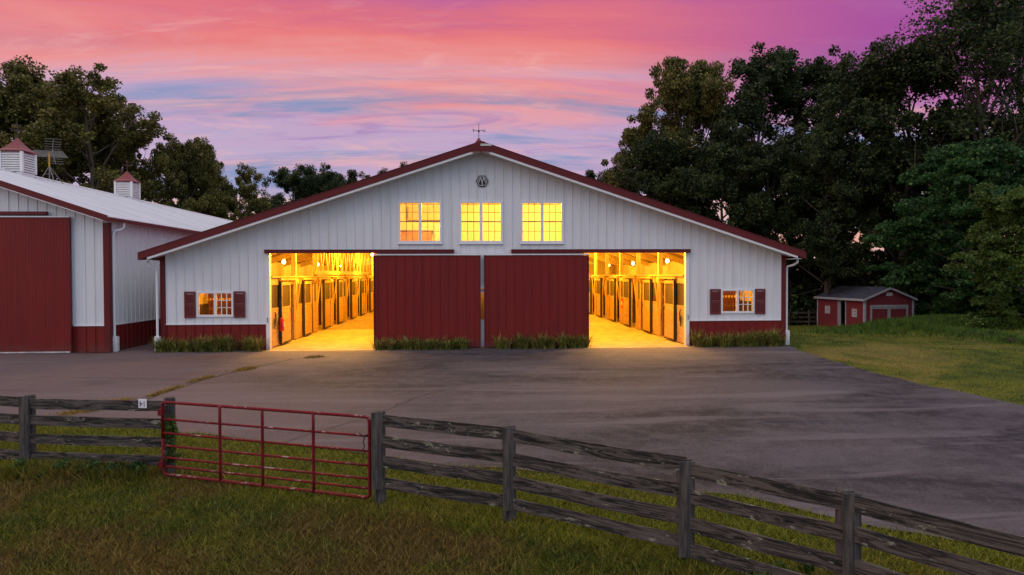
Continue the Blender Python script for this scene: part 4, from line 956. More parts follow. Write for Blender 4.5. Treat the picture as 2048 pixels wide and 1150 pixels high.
def board(parent, a, b, w_, th=.026, ext=.0, sag=0.0, name='board'):
    """board from a to b (top edge points)"""
    dv = b - a; L = dv.length; ux = dv.normalized(); hz_ = Vector((ux.x, ux.y, 0)).normalized(); nrm = Vector((-hz_.y, hz_.x, 0)); uz = Vector((0, 0, 1))
    Mx = Matrix(((ux.x, nrm.x, uz.x, a.x), (ux.y, nrm.y, uz.y, a.y), (ux.z, nrm.z, uz.z, a.z), (0, 0, 0, 1)))
    mb = MB(); n = 14; vs_ = []
    sd_ = random.random() * 50
    for i in range(n + 1):
        x = -ext + (L + 2 * ext) * i / n; s_ = -sag * 4 * (i / n) * (1 - i / n)
        wob = .006 * mnoise.noise((x * 2.1, sd_, 0)); wob2 = .010 * mnoise.noise((x * 1.7, sd_, 4)); wz = .008 * mnoise.noise((x * .9, sd_, 8))
        vs_ += [(x, -th / 2 + wz, -w_ + s_ + wob2), (x, -th / 2 + wz, s_ + wob), (x, th / 2 + wz, s_ + wob), (x, th / 2 + wz, -w_ + s_ + wob2)]
    fs = [(0, 1, 2, 3), tuple(4 * n + q for q in (3, 2, 1, 0))]
    for i in range(n):
        for q in range(4): fs.append((i * 4 + q, i * 4 + 4 + q, i * 4 + 4 + (q + 1) % 4, i * 4 + (q + 1) % 4))
    mb.add(vs_, fs); o = mb.build(name, FENCE, parent, mw=Mx); return o
def face_board(parent, k, off=.0):   # vertical cover board on the near side of a post
    t, f = P3(k); v = Vector(AWAY(k)); r_ = Vector((v.y, -v.x, 0)); c = t - v * .035
    H_ = 1.12; mb = MB(); mb.box(-.088, .088, -.014, .014, -H_, 0.0)
    o = mb.build('cover_board', FPOST, parent, bevel=.004); o.matrix_world = Matrix(((r_.x, v.x, 0, c.x), (r_.y, v.y, 0, c.y), (0, 0, 1, c.z), (0, 0, 0, 1))) @ Matrix.Translation((off, 0, 0)) @ Matrix.Rotation(R(random.uniform(-.6, .6)), 4, 'Y'); return o
def run(parent, keys, spacing=.305, top0=.03):
    for a, b in zip(keys, keys[1:]):
        (ta, fa), (tb, fb) = P3(a), P3(b)
        for k in range(4):
            ja, jb = random.uniform(-.012, .012), random.uniform(-.012, .012)
            za = ta - Vector((0, 0, top0 + k * spacing * (1.0) + ja)); zb = tb - Vector((0, 0, top0 + k * spacing + jb))
            board(parent, za, zb, .165 + random.uniform(-.008, .008), sag=random.uniform(0, .02))
lf = empty('board_fence', (0, 0, 0)); tag(lf, 'weathered four board fence left of the red gate', 'fence', 'weathered board fences along the field')
for k in ('m1', 'p0', 'pg'): fpost(lf, k)
run(lf, ('m1', 'p0', 'pg')); face_board(lf, 'p0')
rf_ = empty('board_fence', (0, 0, 0)); tag(rf_, 'weathered four board fence running right from the red gate', 'fence', 'weathered board fences along the field')
for k in ('p2', 'p3', 'p4', 'p5', 'p6'): fpost(rf_, k, .085)
run(rf_, ('p2', 'p3', 'p4', 'p5', 'p6'))
for k in ('p2', 'p3', 'p4', 'p5'): face_board(rf_, k)

# gate
ga, gb = Vector((*at(-5.72, 11.12), EYE.z - 2.055)), Vector((*at(-2.10, 9.98), EYE.z - 2.075))
gl_, gr_ = Vector((ga.x, ga.y, EYE.z - 3.24)), Vector((gb.x, gb.y, EYE.z - 3.27))
gate = empty('field_gate', (ga.x, ga.y, EYE.z - 3.3)); tag(gate, 'red seven rail tubular steel field gate with chipped paint', 'gate')
MW = Matrix.Translation(gate.location).inverted()
loc_ = lambda p: tuple(MW @ p)
def gp(u, v): return ga.lerp(gb, u) * (1 - v) + gl_.lerp(gr_, u) * v
rad = .025
fr = MB(); L_ = (gb - ga).length; cu = .05 / L_ * 1.6; cv = .06
path = []
def arc(u0, v0, u1, v1, uc, vc):
    for k in range(5):
        a = k / 4 * math.pi / 2; path.append(gp(u0 + (uc - u0) * (1 - math.cos(a)) * 1.0 + (u1 - uc) * math.sin(a), v0 + (vc - v0) * (1 - math.cos(a)) * 1.0 + (v1 - vc) * math.sin(a)))
path = [gp(0, .5), gp(0, cv), gp(cu * .12, cv * .45), gp(cu * .45, cv * .12), gp(cu, 0), gp(.5, 0), gp(1 - cu, 0), gp(1 - cu * .45, cv * .12), gp(1 - cu * .12, cv * .45), gp(1, cv), gp(1, .5),
        gp(1, 1 - cv), gp(1 - cu * .12, 1 - cv * .45), gp(1 - cu * .45, 1 - cv * .12), gp(1 - cu, 1), gp(.5, 1), gp(cu, 1), gp(cu * .45, 1 - cv * .12), gp(cu * .12, 1 - cv * .45), gp(0, 1 - cv), gp(0, .5)]
fr.tube([loc_(p) for p in path], rad, 12); fr.build('frame', GATE, gate, smooth=True)
for v in (.235, .425, .60, .765, .885):
    mb = MB(); mb.tube([loc_(gp(i / 8, v)) for i in range(9)], .0185, 10); mb.build('rail', GATE, gate, smooth=True)
for u in (.30, .51, .75):
    mb = MB(); nn = Vector(AWAY('p2')) * .03
    mb.tube([loc_(gp(u, i / 6) - nn * .3) for i in range(7)], .023, 10); mb.build('upright', GATE, gate, smooth=True)
mb = MB(); mb.box(-.06, .02, -.05, .05, -.05, .05, Matrix.Translation(loc_(gp(0, .14)))); mb.box(-.06, .02, -.05, .05, -.05, .05, Matrix.Translation(loc_(gp(0, .86)))); mb.build('hinge', GATE, gate, bevel=.008)
mb = MB(); c = Vector(loc_(gp(.985, .24)))
for k in range(9): mb.tube([tuple(c + Vector((-.03 + .012 * math.sin(k * 2.1), -.02, -.035 * k + .0))), tuple(c + Vector((-.03 + .012 * math.sin(k * 2.1 + 2), -.02, -.035 * k - .04)))], .009, 5)
mb.tube([tuple(c + Vector((-.10, -.02, .05))), tuple(c + Vector((-.03, -.045, .02))), tuple(c + Vector((.09, -.02, .04)))], .012, 6); mb.build('chain', VANE, gate)

# number sign hung upside down on the left fence
(ta, fa), (tb, fb) = P3('p0'), P3('pg'); sc_ = ta.lerp(tb, .845) - Vector((0, 0, .085)); dv = (tb - ta).normalized(); nv = Vector((-dv.y, dv.x, 0)).normalized()
SM = Matrix(((dv.x, nv.x, 0, sc_.x - nv.x * .035), (dv.y, nv.y, 0, sc_.y - nv.y * .035), (0, 0, 1, sc_.z), (0, 0, 0, 1)))
mb = MB(); mb.box(-.075, .075, -.004, .004, -.075, .075); sg_ = mb.build('number_sign', SIGNW, mw=SM, bevel=.003); tag(sg_, 'small white number 14 sign hung upside down on the top board', 'sign')
def glyph(ch, x, m_, ang=180):
    cu_ = bpy.data.curves.new('glyph', 'FONT'); cu_.body = ch; cu_.size = .135; cu_.extrude = .001; cu_.align_x = 'CENTER'; cu_.align_y = 'CENTER'
    to = bpy.data.objects.new('glyph', cu_); COL.objects.link(to); bpy.context.view_layer.update()
    me_ = bpy.data.meshes.new_from_object(to.evaluated_get(bpy.context.evaluated_depsgraph_get())); bpy.data.objects.remove(to)
    o = bpy.data.objects.new('digit', me_); COL.objects.link(o); me_.materials.clear(); me_.materials.append(m_); o.parent = sg_
    o.matrix_local = Matrix.Translation((x, -.0065, 0)) @ Matrix.Rotation(R(90), 4, 'X') @ Matrix.Rotation(R(ang), 4, 'Z'); return o
glyph('1', .032, INKR); glyph('4', -.026, INKD)

# ================================================================== VEGETATION
def leaves(centres, radii, n_each, size, flat=1.0, droop=0.0, seed=0):
    g = np.random.default_rng(seed); C_ = np.repeat(np.array(centres), n_each, 0); Rr = np.repeat(np.array(radii), n_each)
    N = len(C_); dv = g.normal(size=(N, 3)); dv /= np.linalg.norm(dv, axis=1)[:, None]
    rr = Rr * g.random(N) ** .45
    off = dv * rr[:, None]; off[:, 2] *= flat
    if droop: off[:, 2] -= droop * (off[:, 0] ** 2 + off[:, 1] ** 2) / np.maximum(Rr, .1)
    C_ = C_ + off
    a = g.normal(size=(N, 3)); a[:, 2] = a[:, 2] * .6 - .15 - droop; a /= np.linalg.norm(a, axis=1)[:, None]
    b = np.cross(a, g.normal(size=(N, 3))); b /= np.linalg.norm(b, axis=1)[:, None]
    s = size * (.6 + .8 * g.random(N)); a = a * s[:, None]; b = b * (s * .36)[:, None]
    V = np.stack([C_ - a * .5, C_ + b, C_ + a * .5, C_ - b], 1).reshape(-1, 3)
    return V, np.arange(N * 4).reshape(-1, 4)

def make_tree(seed, H=18.0, r=5.0, zc=.60, zr=.42, base=.22, n_limb=13, sub=5, crad=1.0, n_leaf=190, lsize=.21, leafmat=LEAF_OLIVE, flat=.75, droop=0.0, airy=0.0, up=(25, 62)):
    rd = random.Random(seed); root = empty('tree'); tk = MB(); cent = []; rad_ = []
    tp = []; wob = Vector((0, 0, 0))
    for i in range(9):
        z = H * .86 * i / 8; wob += Vector((rd.uniform(-1, 1), rd.uniform(-1, 1), 0)) * .014 * H * (i > 0); tp.append(Vector((wob.x, wob.y, z)))
    r0 = .019 * H
    tk.tube(tp, [r0 * (1.25 if i == 0 else 1 - .105 * i) for i in range(9)], 8)
    def tpos(f): k = f * 8; i = min(int(k), 7); return tp[i].lerp(tp[i + 1], k - i)
    def env(p):   # limit to an ellipsoid crown
        q = Vector((p.x / r, p.y / r, (p.z - zc * H) / (zr * H))); return q.length
    for j in range(n_limb):
        f = base / .86 + (1 - base / .86) * (j + .5) / n_limb; s0 = tpos(min(f, .99)); az = j * 2.399 + rd.uniform(-.4, .4); el = R(rd.uniform(*up)) * (.6 + .7 * f)
        dr = Vector((math.cos(az) * math.cos(el), math.sin(az) * math.cos(el), math.sin(el))); L = r * .35
        while env(s0 + dr * L) < rd.uniform(.84, 1.05) and L < H: L += .25
        pts = [s0]; bend = Vector((rd.uniform(-.3, .3), rd.uniform(-.3, .3), rd.uniform(-.05, .35)))
        for k in range(1, 5): t = k / 4; pts.append(s0 + dr * L * t + bend * t * (1 - t) * L * .5)
        br = r0 * (.42 - .22 * f); tk.tube(pts, [br * (1 - .2 * k) for k in range(5)], 6)
        for k in range(sub):
            t = .38 + .62 * (k + rd.random() * .6) / sub; i = min(int(t * 4), 3); sp_ = pts[i].lerp(pts[i + 1], min(t * 4 - i, 1))
            dd = (dr + Vector((rd.uniform(-1, 1), rd.uniform(-1, 1), rd.uniform(-.5, .9)))).normalized(); l2 = rd.uniform(.16, .40) * L * (1.15 - t * .4) + .4
            ep = sp_ + dd * l2
            if env(ep) > 1.16: ep = sp_ + dd * l2 * .5
            mid_ = sp_.lerp(ep, .5) + Vector((0, 0, rd.uniform(-.15, .2)))
            tk.tube([sp_, mid_, ep], [br * .42, br * .32, br * .16], 5)
            for q in range(3):
                c = ep + Vector((rd.gauss(0, 1), rd.gauss(0, 1), rd.gauss(0, .7))) * crad * .75
                if rd.random() < airy: continue
                cent.append(tuple(c)); rad_.append(crad * rd.uniform(.55, 1.1))
            if rd.random() > airy: cent.append(tuple(mid_)); rad_.append(crad * rd.uniform(.4, .8))
    V, Fc = leaves(cent, rad_, n_leaf, lsize, flat, droop, seed)
    tk.build('trunk', BARK, root, smooth=True); npmesh('crown', V, Fc, leafmat, root)
    return root, len(Fc)

PROTO = {
    'oak': lambda s: make_tree(s, r=5.6, n_limb=16, sub=7, crad=.82, n_leaf=190, lsize=.21, airy=.06, leafmat=LEAF_OLIVE),
    'oakb': lambda s: make_tree(s, r=4.8, zc=.62, n_limb=15, sub=6, crad=.74, n_leaf=160, lsize=.21, leafmat=LEAF_OLIVE, airy=.2),
    'dark': lambda s: make_tree(s, r=5.0, n_limb=17, sub=7, crad=.86, n_leaf=195, lsize=.21, airy=.08, leafmat=LEAF_DARK, base=.12, zc=.55, zr=.47),
    'darkb': lambda s: make_tree(s, r=4.5, n_limb=16, sub=6, crad=.74, n_leaf=150, lsize=.20, leafmat=LEAF_DARK, airy=.25, zc=.6),
    'airy': lambda s: make_tree(s, r=3.9, n_limb=20, sub=6, crad=.80, n_leaf=62, lsize=.17, leafmat=LEAF_DARK, airy=.2, zc=.6, zr=.44, up=(40, 70)),
    'green': lambda s: make_tree(s, r=6.0, H=14, n_limb=18, sub=6, crad=1.05, n_leaf=210, lsize=.24, leafmat=LEAF_GREEN, flat=.32, droop=.35, base=.08, zc=.5, zr=.5, up=(5, 40)),
    'bright': lambda s: make_tree(s, r=4.2, H=11, n_limb=16, sub=6, crad=.85, n_leaf=200, lsize=.20, leafmat=LEAF_BRIGHT, flat=.32, droop=.4, base=.06, zc=.5, zr=.5, up=(5, 40)),
}
PH = {'green': 14.0, 'bright': 11.0}
cache = {}
def tree(kind, seed, px, ytop, Z, wscale, label, name='tree', group=None, sink=0.3):
    """px, ytop: bearing and elevation read from the survey photo; Z: distance ahead"""
    X = (px - 1024) / 1365 * Z; x, y = at(X, Z); g = hz(x, y) - sink if Z < 60 else -1.2
    H = (550 - ytop) / 1365 * Z + EYE.z - g
    if (kind, seed) not in cache:
        r_, n = PROTO[kind](seed); cache[(kind, seed)] = r_; o = r_
    else: o = copy_tree(cache[(kind, seed)])
    s = H / (PH.get(kind, 18.0) * 1.06); o.location = (x, y, g); o.scale = (s * wscale, s * wscale, s); o.rotation_euler = (0, 0, (px * .013 + seed) % 6.28)
    o.name = name; tag(o, label, 'tree', group); return o

TL = [  # kind, seed, px, ytop, Z, width scale, label
    ('oak', 1, 40, 140, 60, .95, 'olive tree over the roof cupola at the left edge of the photo'),
    ('oakb', 12, 190, 134, 58, 1.0, 'tallest olive tree directly right of the roof antenna'),
    ('oak', 1, 130, 180, 66, .9, 'olive tree filling the gap behind the roof antenna'),
    ('oakb', 2, 240, 225, 62, .58, 'lower olive tree just left of the second roof cupola'),
    ('oak', 3, 372, 276, 64, .66, 'rounded olive tree just right of the second roof cupola'),
    ('oak', 1, 415, 300, 68, .62, 'dome shaped olive tree above the far end of the pale roof'),
    ('oakb', 4, 482, 336, 66, .85, 'thin olive tree at the end of the pale roof against orange sky'),
    ('darkb', 5, 548, 384, 84, 1.1, 'small dark tree just above the left slope of the barn roof'),
    ('dark', 6, 596, 335, 88, .9, 'dark rounded tree left of the barn ridge, tallest of its clump'),
    ('dark', 6, 640, 332, 92, .8, 'dark tree second in the clump behind the left roof slope'),
    ('darkb', 5, 680, 343, 90, .9, 'dark tree third in the clump behind the left roof slope'),
    ('darkb', 5, 722, 340, 92, .9, 'dark pointed tree at the right end of the clump behind the roof'),
    ('dark', 6, 760, 345, 95, .7, 'dark tree top barely showing above the left roof slope'),
    ('dark', 6, 812, 328, 96, .8, 'dark tree tip nearest the ridge on the left roof slope'),
    ('darkb', 5, 1196, 342, 72, .9, 'low tree top at the start of the wood right of the ridge'),
    ('oakb', 4, 1300, 226, 62, .85, 'airy olive tree at the left end of the right hand wood'),
    ('oak', 3, 1385, 120, 60, .72, 'high crowned olive tree second from the left of the right wood'),
    ('dark', 6, 1335, 260, 56, .8, 'dark tree in front of the high olive tree over the roof'),
    ('darkb', 7, 1500, 108, 60, .95, 'tall open crowned tree with forked limbs above the right roof slope'),
    ('darkb', 5, 1590, 100, 62, .95, 'tall dark tree in the middle of the right wood skyline'),
    ('dark', 8, 1440, 255, 54, .9, 'dark leafy tree directly over the right roof slope'),
    ('dark', 6, 1545, 290, 54, .9, 'dark leafy tree behind the right barn corner'),
    ('darkb', 7, 1690, 120, 60, .85, 'feathery dark tree in the dip of the right wood skyline'),
    ('dark', 8, 1655, 250, 50, .85, 'dark tree standing behind the red shed roof'),
    ('dark', 6, 1805, 84, 50, .95, 'dense dark green tree towering above the red shed'),
    ('airy', 9, 1945, -40, 46, 1.0, 'very tall sparse tree with sky showing through at the right'),
    ('airy', 9, 2045, -60, 50, 1.0, 'very tall sparse tree cut by the right edge of the photo'),
    ('green', 10, 1945, 262, 40, .95, 'broad green tree with drooping fronds right of the red shed'),
    ('bright', 11, 2065, 360, 31, .95, 'yellow green drooping tree at the right edge of the photo'),
    ('dark', 8, 1735, 300, 56, .9, 'dark tree behind the right end of the red shed'),
    ('dark', 8, 1990, 250, 46, .9, 'dark tree filling behind the drooping green tree'),
    ('darkb', 7, 1610, 380, 58, 1.2, 'low dark tree between barn corner and red shed'),
    ('dark', 6, 1250, 340, 66, .9, 'dark tree low behind the right roof slope near the ridge'),
    ('dark', 6, 1850, 330, 58, 1.0, 'dark tree deep in the wood behind the drooping green one'),
    ('darkb', 7, 90, 240, 72, 1.3, 'dim tree behind the left roof antenna low in the wood'),
    ('darkb', 7, 300, 330, 74, 1.2, 'dim tree low behind the second roof cupola'),
]
for a in TL: tree(*a)

# undergrowth shrubs along the wood edge
def shrub_proto(seed, m_, r_=1.6):
    g = random.Random(seed); c = []; rr = []
    for k in range(46):
        a = g.uniform(0, 6.28); q = math.sqrt(g.random()) * r_; c.append((q * math.cos(a), q * math.sin(a), g.uniform(.1, 1.0) * (1.9 - q * .7))); rr.append(g.uniform(.3, .6))
    V, F_ = leaves(c, rr, 130, .15, .7, .15, seed); root = empty('shrub'); npmesh('foliage', V, F_, m_, root)
    st = MB()
    for k in range(7): a = k * .9; st.tube([(0, 0, -.1), (.3 * math.cos(a), .3 * math.sin(a), .7), (.9 * math.cos(a), .9 * math.sin(a), 1.4)], [.035, .025, .01], 5)
    st.build('stem', BARK, root); return root
SP = {'d': shrub_proto(21, LEAF_DARK), 'g': shrub_proto(22, LEAF_GREEN)}
shr = [('d', 20.5, 54, 2.2), ('d', 23.5, 57, 2.4), ('d', 27.5, 51, 2.2), ('g', 28.6, 45, 1.2), ('d', 31, 49, 2.4), ('d', 34.5, 46, 2.2), ('d', 30.3, 41.5, 1.5), ('d', 33.5, 40, 1.7),
       ('g', 31.6, 37.5, 1.1), ('d', 36, 42, 2.2), ('d', 30.0, 36, 1.1), ('d', 33.0, 35, 1.6), ('g', 28.0, 33.5, .7), ('d', 31, 32.5, 1.3), ('d', 29.0, 30.2, 1.1), ('d', 27.5, 29.0, .8), ('d', 17.8, 56, 2.0), ('d', 14.5, 57, 2.2), ('g', 26.9, 43.3, .55), ('d', 38, 50, 2.8), ('d', 26, 60, 3), ('d', 32, 56, 3), ('d', 20, 62, 3)]
used = set()
for i, (k, X, Z, s) in enumerate(shr):
    x, y = at(X, Z); o = SP[k] if k not in used else copy_tree(SP[k]); used.add(k)
    o.location = (x, y, hz(x, y) - .1); o.scale = (s, s, s * (1.0 + .2 * math.sin(i))); o.rotation_euler = (0, 0, i * 1.7)
    tag(o, 'dark leafy undergrowth bush at the foot of the right wood' if k == 'd' else 'greener leafy bush near the red shed and drooping tree', 'bush', 'dark bushes under the wood edge' if k == 'd' else 'green bushes by the shed')

# -------- grass
def blades(n, sampler, hmin, hmax, wid, seed, lean=.5):
    g = np.random.default_rng(seed); x, y = sampler(g, n); n = len(x)
    z = height(x, y) - .01; h = hmin + (hmax - hmin) * g.random(n) ** 1.6; a = g.random(n) * 6.283; w_ = wid * (.6 + .8 * g.random(n))
    ca, sa = np.cos(a), np.sin(a); lx = g.normal(size=n) * lean * h; ly = g.normal(size=n) * lean * h
    V = np.empty((n, 3, 3), np.float32)
    V[:, 0] = np.stack([x - ca * w_, y - sa * w_, z], 1); V[:, 1] = np.stack([x + ca * w_, y + sa * w_, z], 1); V[:, 2] = np.stack([x + lx, y + ly, z + h], 1)
    return V.reshape(-1, 3), np.arange(n * 3).reshape(-1, 3)
_s, _c = math.sin(YAW), math.cos(YAW)
def cam_region(z0, z1, k=.82, power=1.0, xlo=None, xhi=None):
    def f(g, n):
        Z = z0 + (z1 - z0) * g.random(n) ** power; X = (g.random(n) * 2 - 1) * (Z * k + .5)
        x = EYE.x + X * _c + Z * _s; y = EYE.y - X * _s + Z * _c
        if xlo is not None: kk = x > xlo; x, y = x[kk], y[kk]
        cl = np.array([1.0]) ; keep = ~in_yard(x, y)
        x, y = x[keep], y[keep]
        bad = (np.abs(x) < HW + .1) & (y > -.3); bad |= (x < B2X + .1) & (y > -.5); return x[~bad], y[~bad]
    return f
V, F_ = blades(330000, cam_region(6.6, 15.2, .80), .02, .115, .007, 3, .75)
tag(npmesh('field_grass', V, F_, BLADE), 'rough field grass mixed green and brown around the fence', 'grass', kind='stuff')
V, F_ = blades(240000, cam_region(15.0, 52, .80, .9, 9.5), .02, .07, .011, 4, .7)
tag(npmesh('lawn_grass', V, F_, LAWN), 'mown grass sloping from the barn corner to the red shed', 'grass', kind='stuff')
# taller weeds on the bank by the shed and under the left fence
def gsamp(cx, cy, rx, ry):
    def f(g, n): return cx + g.normal(size=n) * rx, cy + g.normal(size=n) * ry
    return f
def line_samp(a, b, wd_):
    def f(g, n): t = g.random(n); return a[0] + (b[0] - a[0]) * t + g.normal(size=n) * wd_, a[1] + (b[1] - a[1]) * t + g.normal(size=n) * wd_
    return f
x, y = 25.8, 11.5
V, F_ = blades(30000, gsamp(x, y, 2.6, 2.6), .10, .42, .018, 5, .4)
Va, Fa = blades(14000, line_samp(at(22.6, 45.0), at(18.6, 24.5), .30), .08, .30, .014, 51, .5); F_ = np.concatenate([F_, Fa + len(V)]); V = np.concatenate([V, Va])
tag(npmesh('bank_weeds', V, F_, WGRN), 'long green weeds growing on the mound before the shed', 'weeds', kind='stuff')
a0, b0 = at(-8.4, 11.4), at(-6.1, 11.15)
V1, F1 = blades(9000, line_samp(a0, b0, .16), .06, .26, .010, 6, .6); c = []
g = random.Random(3)
for k in range(40): t = g.random(); q = Vector(a0).lerp(Vector(b0), t); c.append((q.x + g.gauss(0, .15), q.y + g.gauss(0, .12), hz(q.x, q.y) + g.uniform(.02, .16)))
V2, F2_ = leaves(c, [.13] * len(c), 60, .07, .6, .1, 8)
o = npmesh('fence_foot_weeds', V1, F1, BLADE); tag(o, 'dark leafy weeds under the fence left of the gate', 'weeds', kind='stuff')
npmesh('weed_leaves', V2, F2_, LEAF_GREEN, o)
# vine on the gate hinge post
vt, vf = P3('pg'); c = []
for k in range(26): c.append((vt.x + .06 + g.gauss(0, .05), vt.y - .03 + g.gauss(0, .04), vt.z - .30 - g.random() * .75))
V2, F2_ = leaves(c, [.07] * len(c), 40, .05, .8, .1, 9); tag(npmesh('climbing_vine', V2, F2_, LEAF_BRIGHT), 'green vine climbing the post where the red gate hangs', 'vine')
# clump of bright weeds inside the fence
cx2, cy2 = at(2.85, 7.3); c = [(cx2 + g.gauss(0, .16), cy2 + g.gauss(0, .1), hz(cx2, cy2) + g.uniform(.03, .14)) for k in range(16)]
V2, F2_ = leaves(c, [.09] * 16, 30, .07, .8, .1, 10); tag(npmesh('broadleaf_weed', V2, F2_, LEAF_BRIGHT), 'low bright broadleaf weed behind the nearest fence boards', 'weed', kind='stuff')

# strappy planting beds against the barn
def bed(x0, x1, label, seed, hmax=.55):
    g = np.random.default_rng(seed); L = x1 - x0; nc = int(L * 14); V = []; 
    cx = x0 + L * g.random(nc); cy = -.38 + g.normal(size=nc) * .12; sz_ = hmax * (.55 + .5 * g.random(nc)); per_ = 60; n = nc * per_
    X0 = np.repeat(cx, per_) + g.normal(size=n) * .05; Y0 = np.repeat(cy, per_) + g.normal(size=n) * .05; H_ = np.repeat(sz_, per_) * (.6 + .5 * g.random(n))
    a = g.random(n) * 6.283; out = (.12 + .42 * g.random(n)) * H_ / .5; dx, dy = np.cos(a) * out, np.sin(a) * out; dy = np.minimum(dy, .30)
    w_ = .008 + .004 * g.random(n); px2, py2 = -np.sin(a) * w_, np.cos(a) * w_
    cur = g.random(n) * .5
    P = []
    for t, wf in ((0, 1), (.4, 1), (.75, .8), (1, .1)):
        zz2 = np.maximum(H_ * (1.25 * t - cur * t ** 3 * 1.6), .0) + .0
        xx = X0 + dx * t ** 1.4; yy = Y0 + dy * t ** 1.4
        P.append(np.stack([xx - px2 * wf, yy - py2 * wf, zz2], 1)); P.append(np.stack([xx + px2 * wf, yy + py2 * wf, zz2], 1))
    V = np.stack(P, 1); F_ = []
    idx = np.arange(n)[:, None] * 8
    F_ = np.concatenate([idx + np.array([[0, 1, 3, 2]]), idx + np.array([[2, 3, 5, 4]]), idx + np.array([[4, 5, 7, 6]])])
    o = npmesh('strappy_plants', V.reshape(-1, 3), F_, WEED); tag(o, label, 'plants', 'strappy plant beds against the barn', 'stuff'); return o
bed(-10.95, -7.55, 'strappy plants below the left shuttered window', 31, .54); bed(-3.6, -.55, 'strappy plants along the foot of the left sliding door', 32, .46)
bed(.55, 3.75, 'strappy plants along the foot of the right sliding door', 33, .50); bed(7.6, 10.7, 'strappy plants below the right shuttered window', 34, .56)

# loose stones lying on the asphalt
g = np.random.default_rng(77); n = 420; Zs = 10 + 13 * g.random(n); Xs = (g.random(n) * 2 - 1) * Zs * .75
xs = EYE.x + Xs * _c + Zs * _s; ys = EYE.y - Xs * _s + Zs * _c; k_ = in_yard(xs, ys) & (ys < -.7); xs, ys = xs[k_], ys[k_]; n = len(xs)
zs = height(xs, ys) + .012; rr = .004 + .010 * g.random(n) ** 3
oc = np.array([(1, 0, 0), (0, 1, 0), (-1, 0, 0), (0, -1, 0), (0, 0, .9), (0, 0, -.4)]); of = np.array([(0, 1, 4), (1, 2, 4), (2, 3, 4), (3, 0, 4), (1, 0, 5), (2, 1, 5), (3, 2, 5), (0, 3, 5)])
V = (np.stack([xs, ys, zs], 1)[:, None] + rr[:, None, None] * oc[None] * (.7 + .6 * g.random((n, 6, 1)))).reshape(-1, 3)
F_ = (np.arange(n)[:, None, None] * 6 + of[None]).reshape(-1, 3)
tag(npmesh('loose_gravel', V, F_, STONE), 'small grey stones scattered over the asphalt yard', 'gravel', kind='stuff')

# crack in the asphalt with dry tufts
ck = [at(*p) for p in ((-1.9, 20.6), (-4.3, 18.9), (-6.4, 17.6), (-7.2, 16.7), (-8.8, 15.6), (-9.6, 14.9), (-10.3, 14.7))]
ck = [at(-6.95, 21.6), at(-7.85, 19.95), at(-8.35, 18.6), at(-8.65, 17.3), at(-8.75, 16.35), at(-9.4, 15.5), at(-9.9, 15.0)]
mb = MB()
for (xa, ya), (xb, yb) in zip(ck, ck[1:]):
    n = 8
    for k in range(n):
        p = Vector((xa, ya)).lerp(Vector((xb, yb)), k / n); q = Vector((xa, ya)).lerp(Vector((xb, yb)), (k + 1) / n)
        jt = lambda v: Vector((mnoise.noise((v.x * 2, v.y * 2, 0)), mnoise.noise((v.x * 2, v.y * 2, 5)))) * .09
        p = p + jt(p); q = q + jt(q); nn = Vector((-(q - p).y, (q - p).x)).normalized() * .012
        mb.quad(*[(v.x, v.y, hz(v.x, v.y) + .020) for v in (p - nn, q - nn, q + nn, p + nn)])
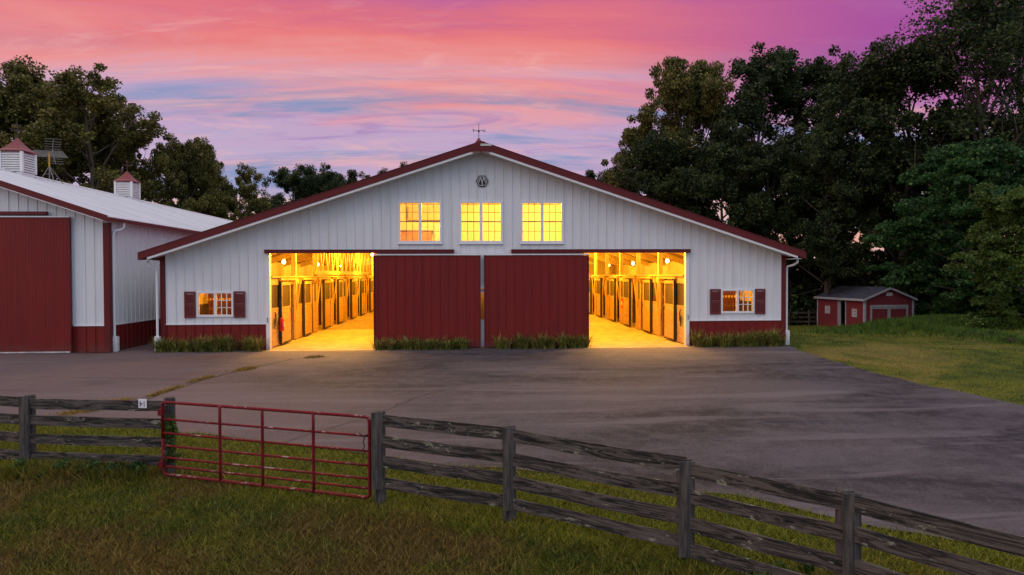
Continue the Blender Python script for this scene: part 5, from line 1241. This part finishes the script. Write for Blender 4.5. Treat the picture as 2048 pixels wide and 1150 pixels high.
for pts_ in (((-13.5, 18.9), (-11.5, 18.75), (-9.8, 18.6), (-8.4, 18.62)), ((-6.5, 22.7), (-3.0, 22.5), (1.0, 22.55), (5.0, 22.75), (8.6, 23.2)), ((-4.4, 12.9), (-3.1, 14.8), (-2.4, 16.4), (-1.5, 17.6))):
    for p0, p1 in zip(pts_, pts_[1:]):
        a_, b_ = Vector(at(*p0)), Vector(at(*p1)); n = 12
        for k in range(n):
            p = a_.lerp(b_, k / n); q = a_.lerp(b_, (k + 1) / n); jt = lambda v: Vector((mnoise.noise((v.x * 3, v.y * 3, 0)), mnoise.noise((v.x * 3, v.y * 3, 5)))) * .10
            p = p + jt(p); q = q + jt(q); nn = Vector((-(q - p).y, (q - p).x)).normalized() * .007
            mb.quad(*[(v.x, v.y, hz(v.x, v.y) + .020) for v in (p - nn, q - nn, q + nn, p + nn)])
tag(mb.build('asphalt_crack', DIRT), kind='structure')
Vs = []; Fs = []; kk = 0
for (a, b, n, wd_) in ((at(-6.55, 21.75), at(-6.15, 22.0), 700, .07), (at(-7.95, 19.75), at(-7.65, 20.15), 1100, .10), (at(-8.62, 18.2), at(-8.35, 19.0), 900, .06), (at(-8.85, 16.6), at(-8.62, 17.7), 1200, .06), (at(-9.9, 15.9), at(-9.1, 16.3), 800, .07), (at(-9.9, 15.0), at(-9.3, 15.5), 1200, .12)):
    V, F_ = blades(n, line_samp(a, b, wd_), .02, .08, .008, 40 + kk, .8); Fs.append(F_ + sum(len(v) for v in Vs)); Vs.append(V); kk += 1
V = np.concatenate(Vs); V[:, 2] += .02
tag(npmesh('crack_weeds', V, np.concatenate(Fs), DRY), 'yellow dry tufts growing along the crack in the asphalt', 'weeds', kind='stuff')

# dark rotted edging timbers along the bank
edg = [(21.6, 45.5), (22.2, 42.5), (21.7, 38.5), (20.9, 35.0), (20.1, 32.0), (19.4, 29.2), (18.8, 26.6), (18.2, 24.4)]
for i, ((Xa, Za), (Xb, Zb)) in enumerate(zip(edg, edg[1:])):
    a = Vector(at(Xa, Za)); b = Vector(at(Xb, Zb)); za = hz(*a) + .06; zb = hz(*b) + .06
    n = 7; L0 = .08 + .1 * random.random(); a, b = a.lerp(b, L0), a.lerp(b, .92 - .12 * random.random()); a = a + Vector((random.uniform(-.25, .25), 0)); za -= .03; zb -= .03
    mb = MB(); mb.tube([(a.x + (b.x - a.x) * k / n + random.uniform(-.05, .05), a.y + (b.y - a.y) * k / n, za + (zb - za) * k / n + random.uniform(-.03, .03)) for k in range(n + 1)], [.075 + random.uniform(-.035, .03) for k in range(n + 1)], 8)
    o = mb.build('edging_log', DIRT, smooth=True); tag(o, 'dark rotted log edging the weedy bank below the shed', 'log', 'rotted logs edging the bank')
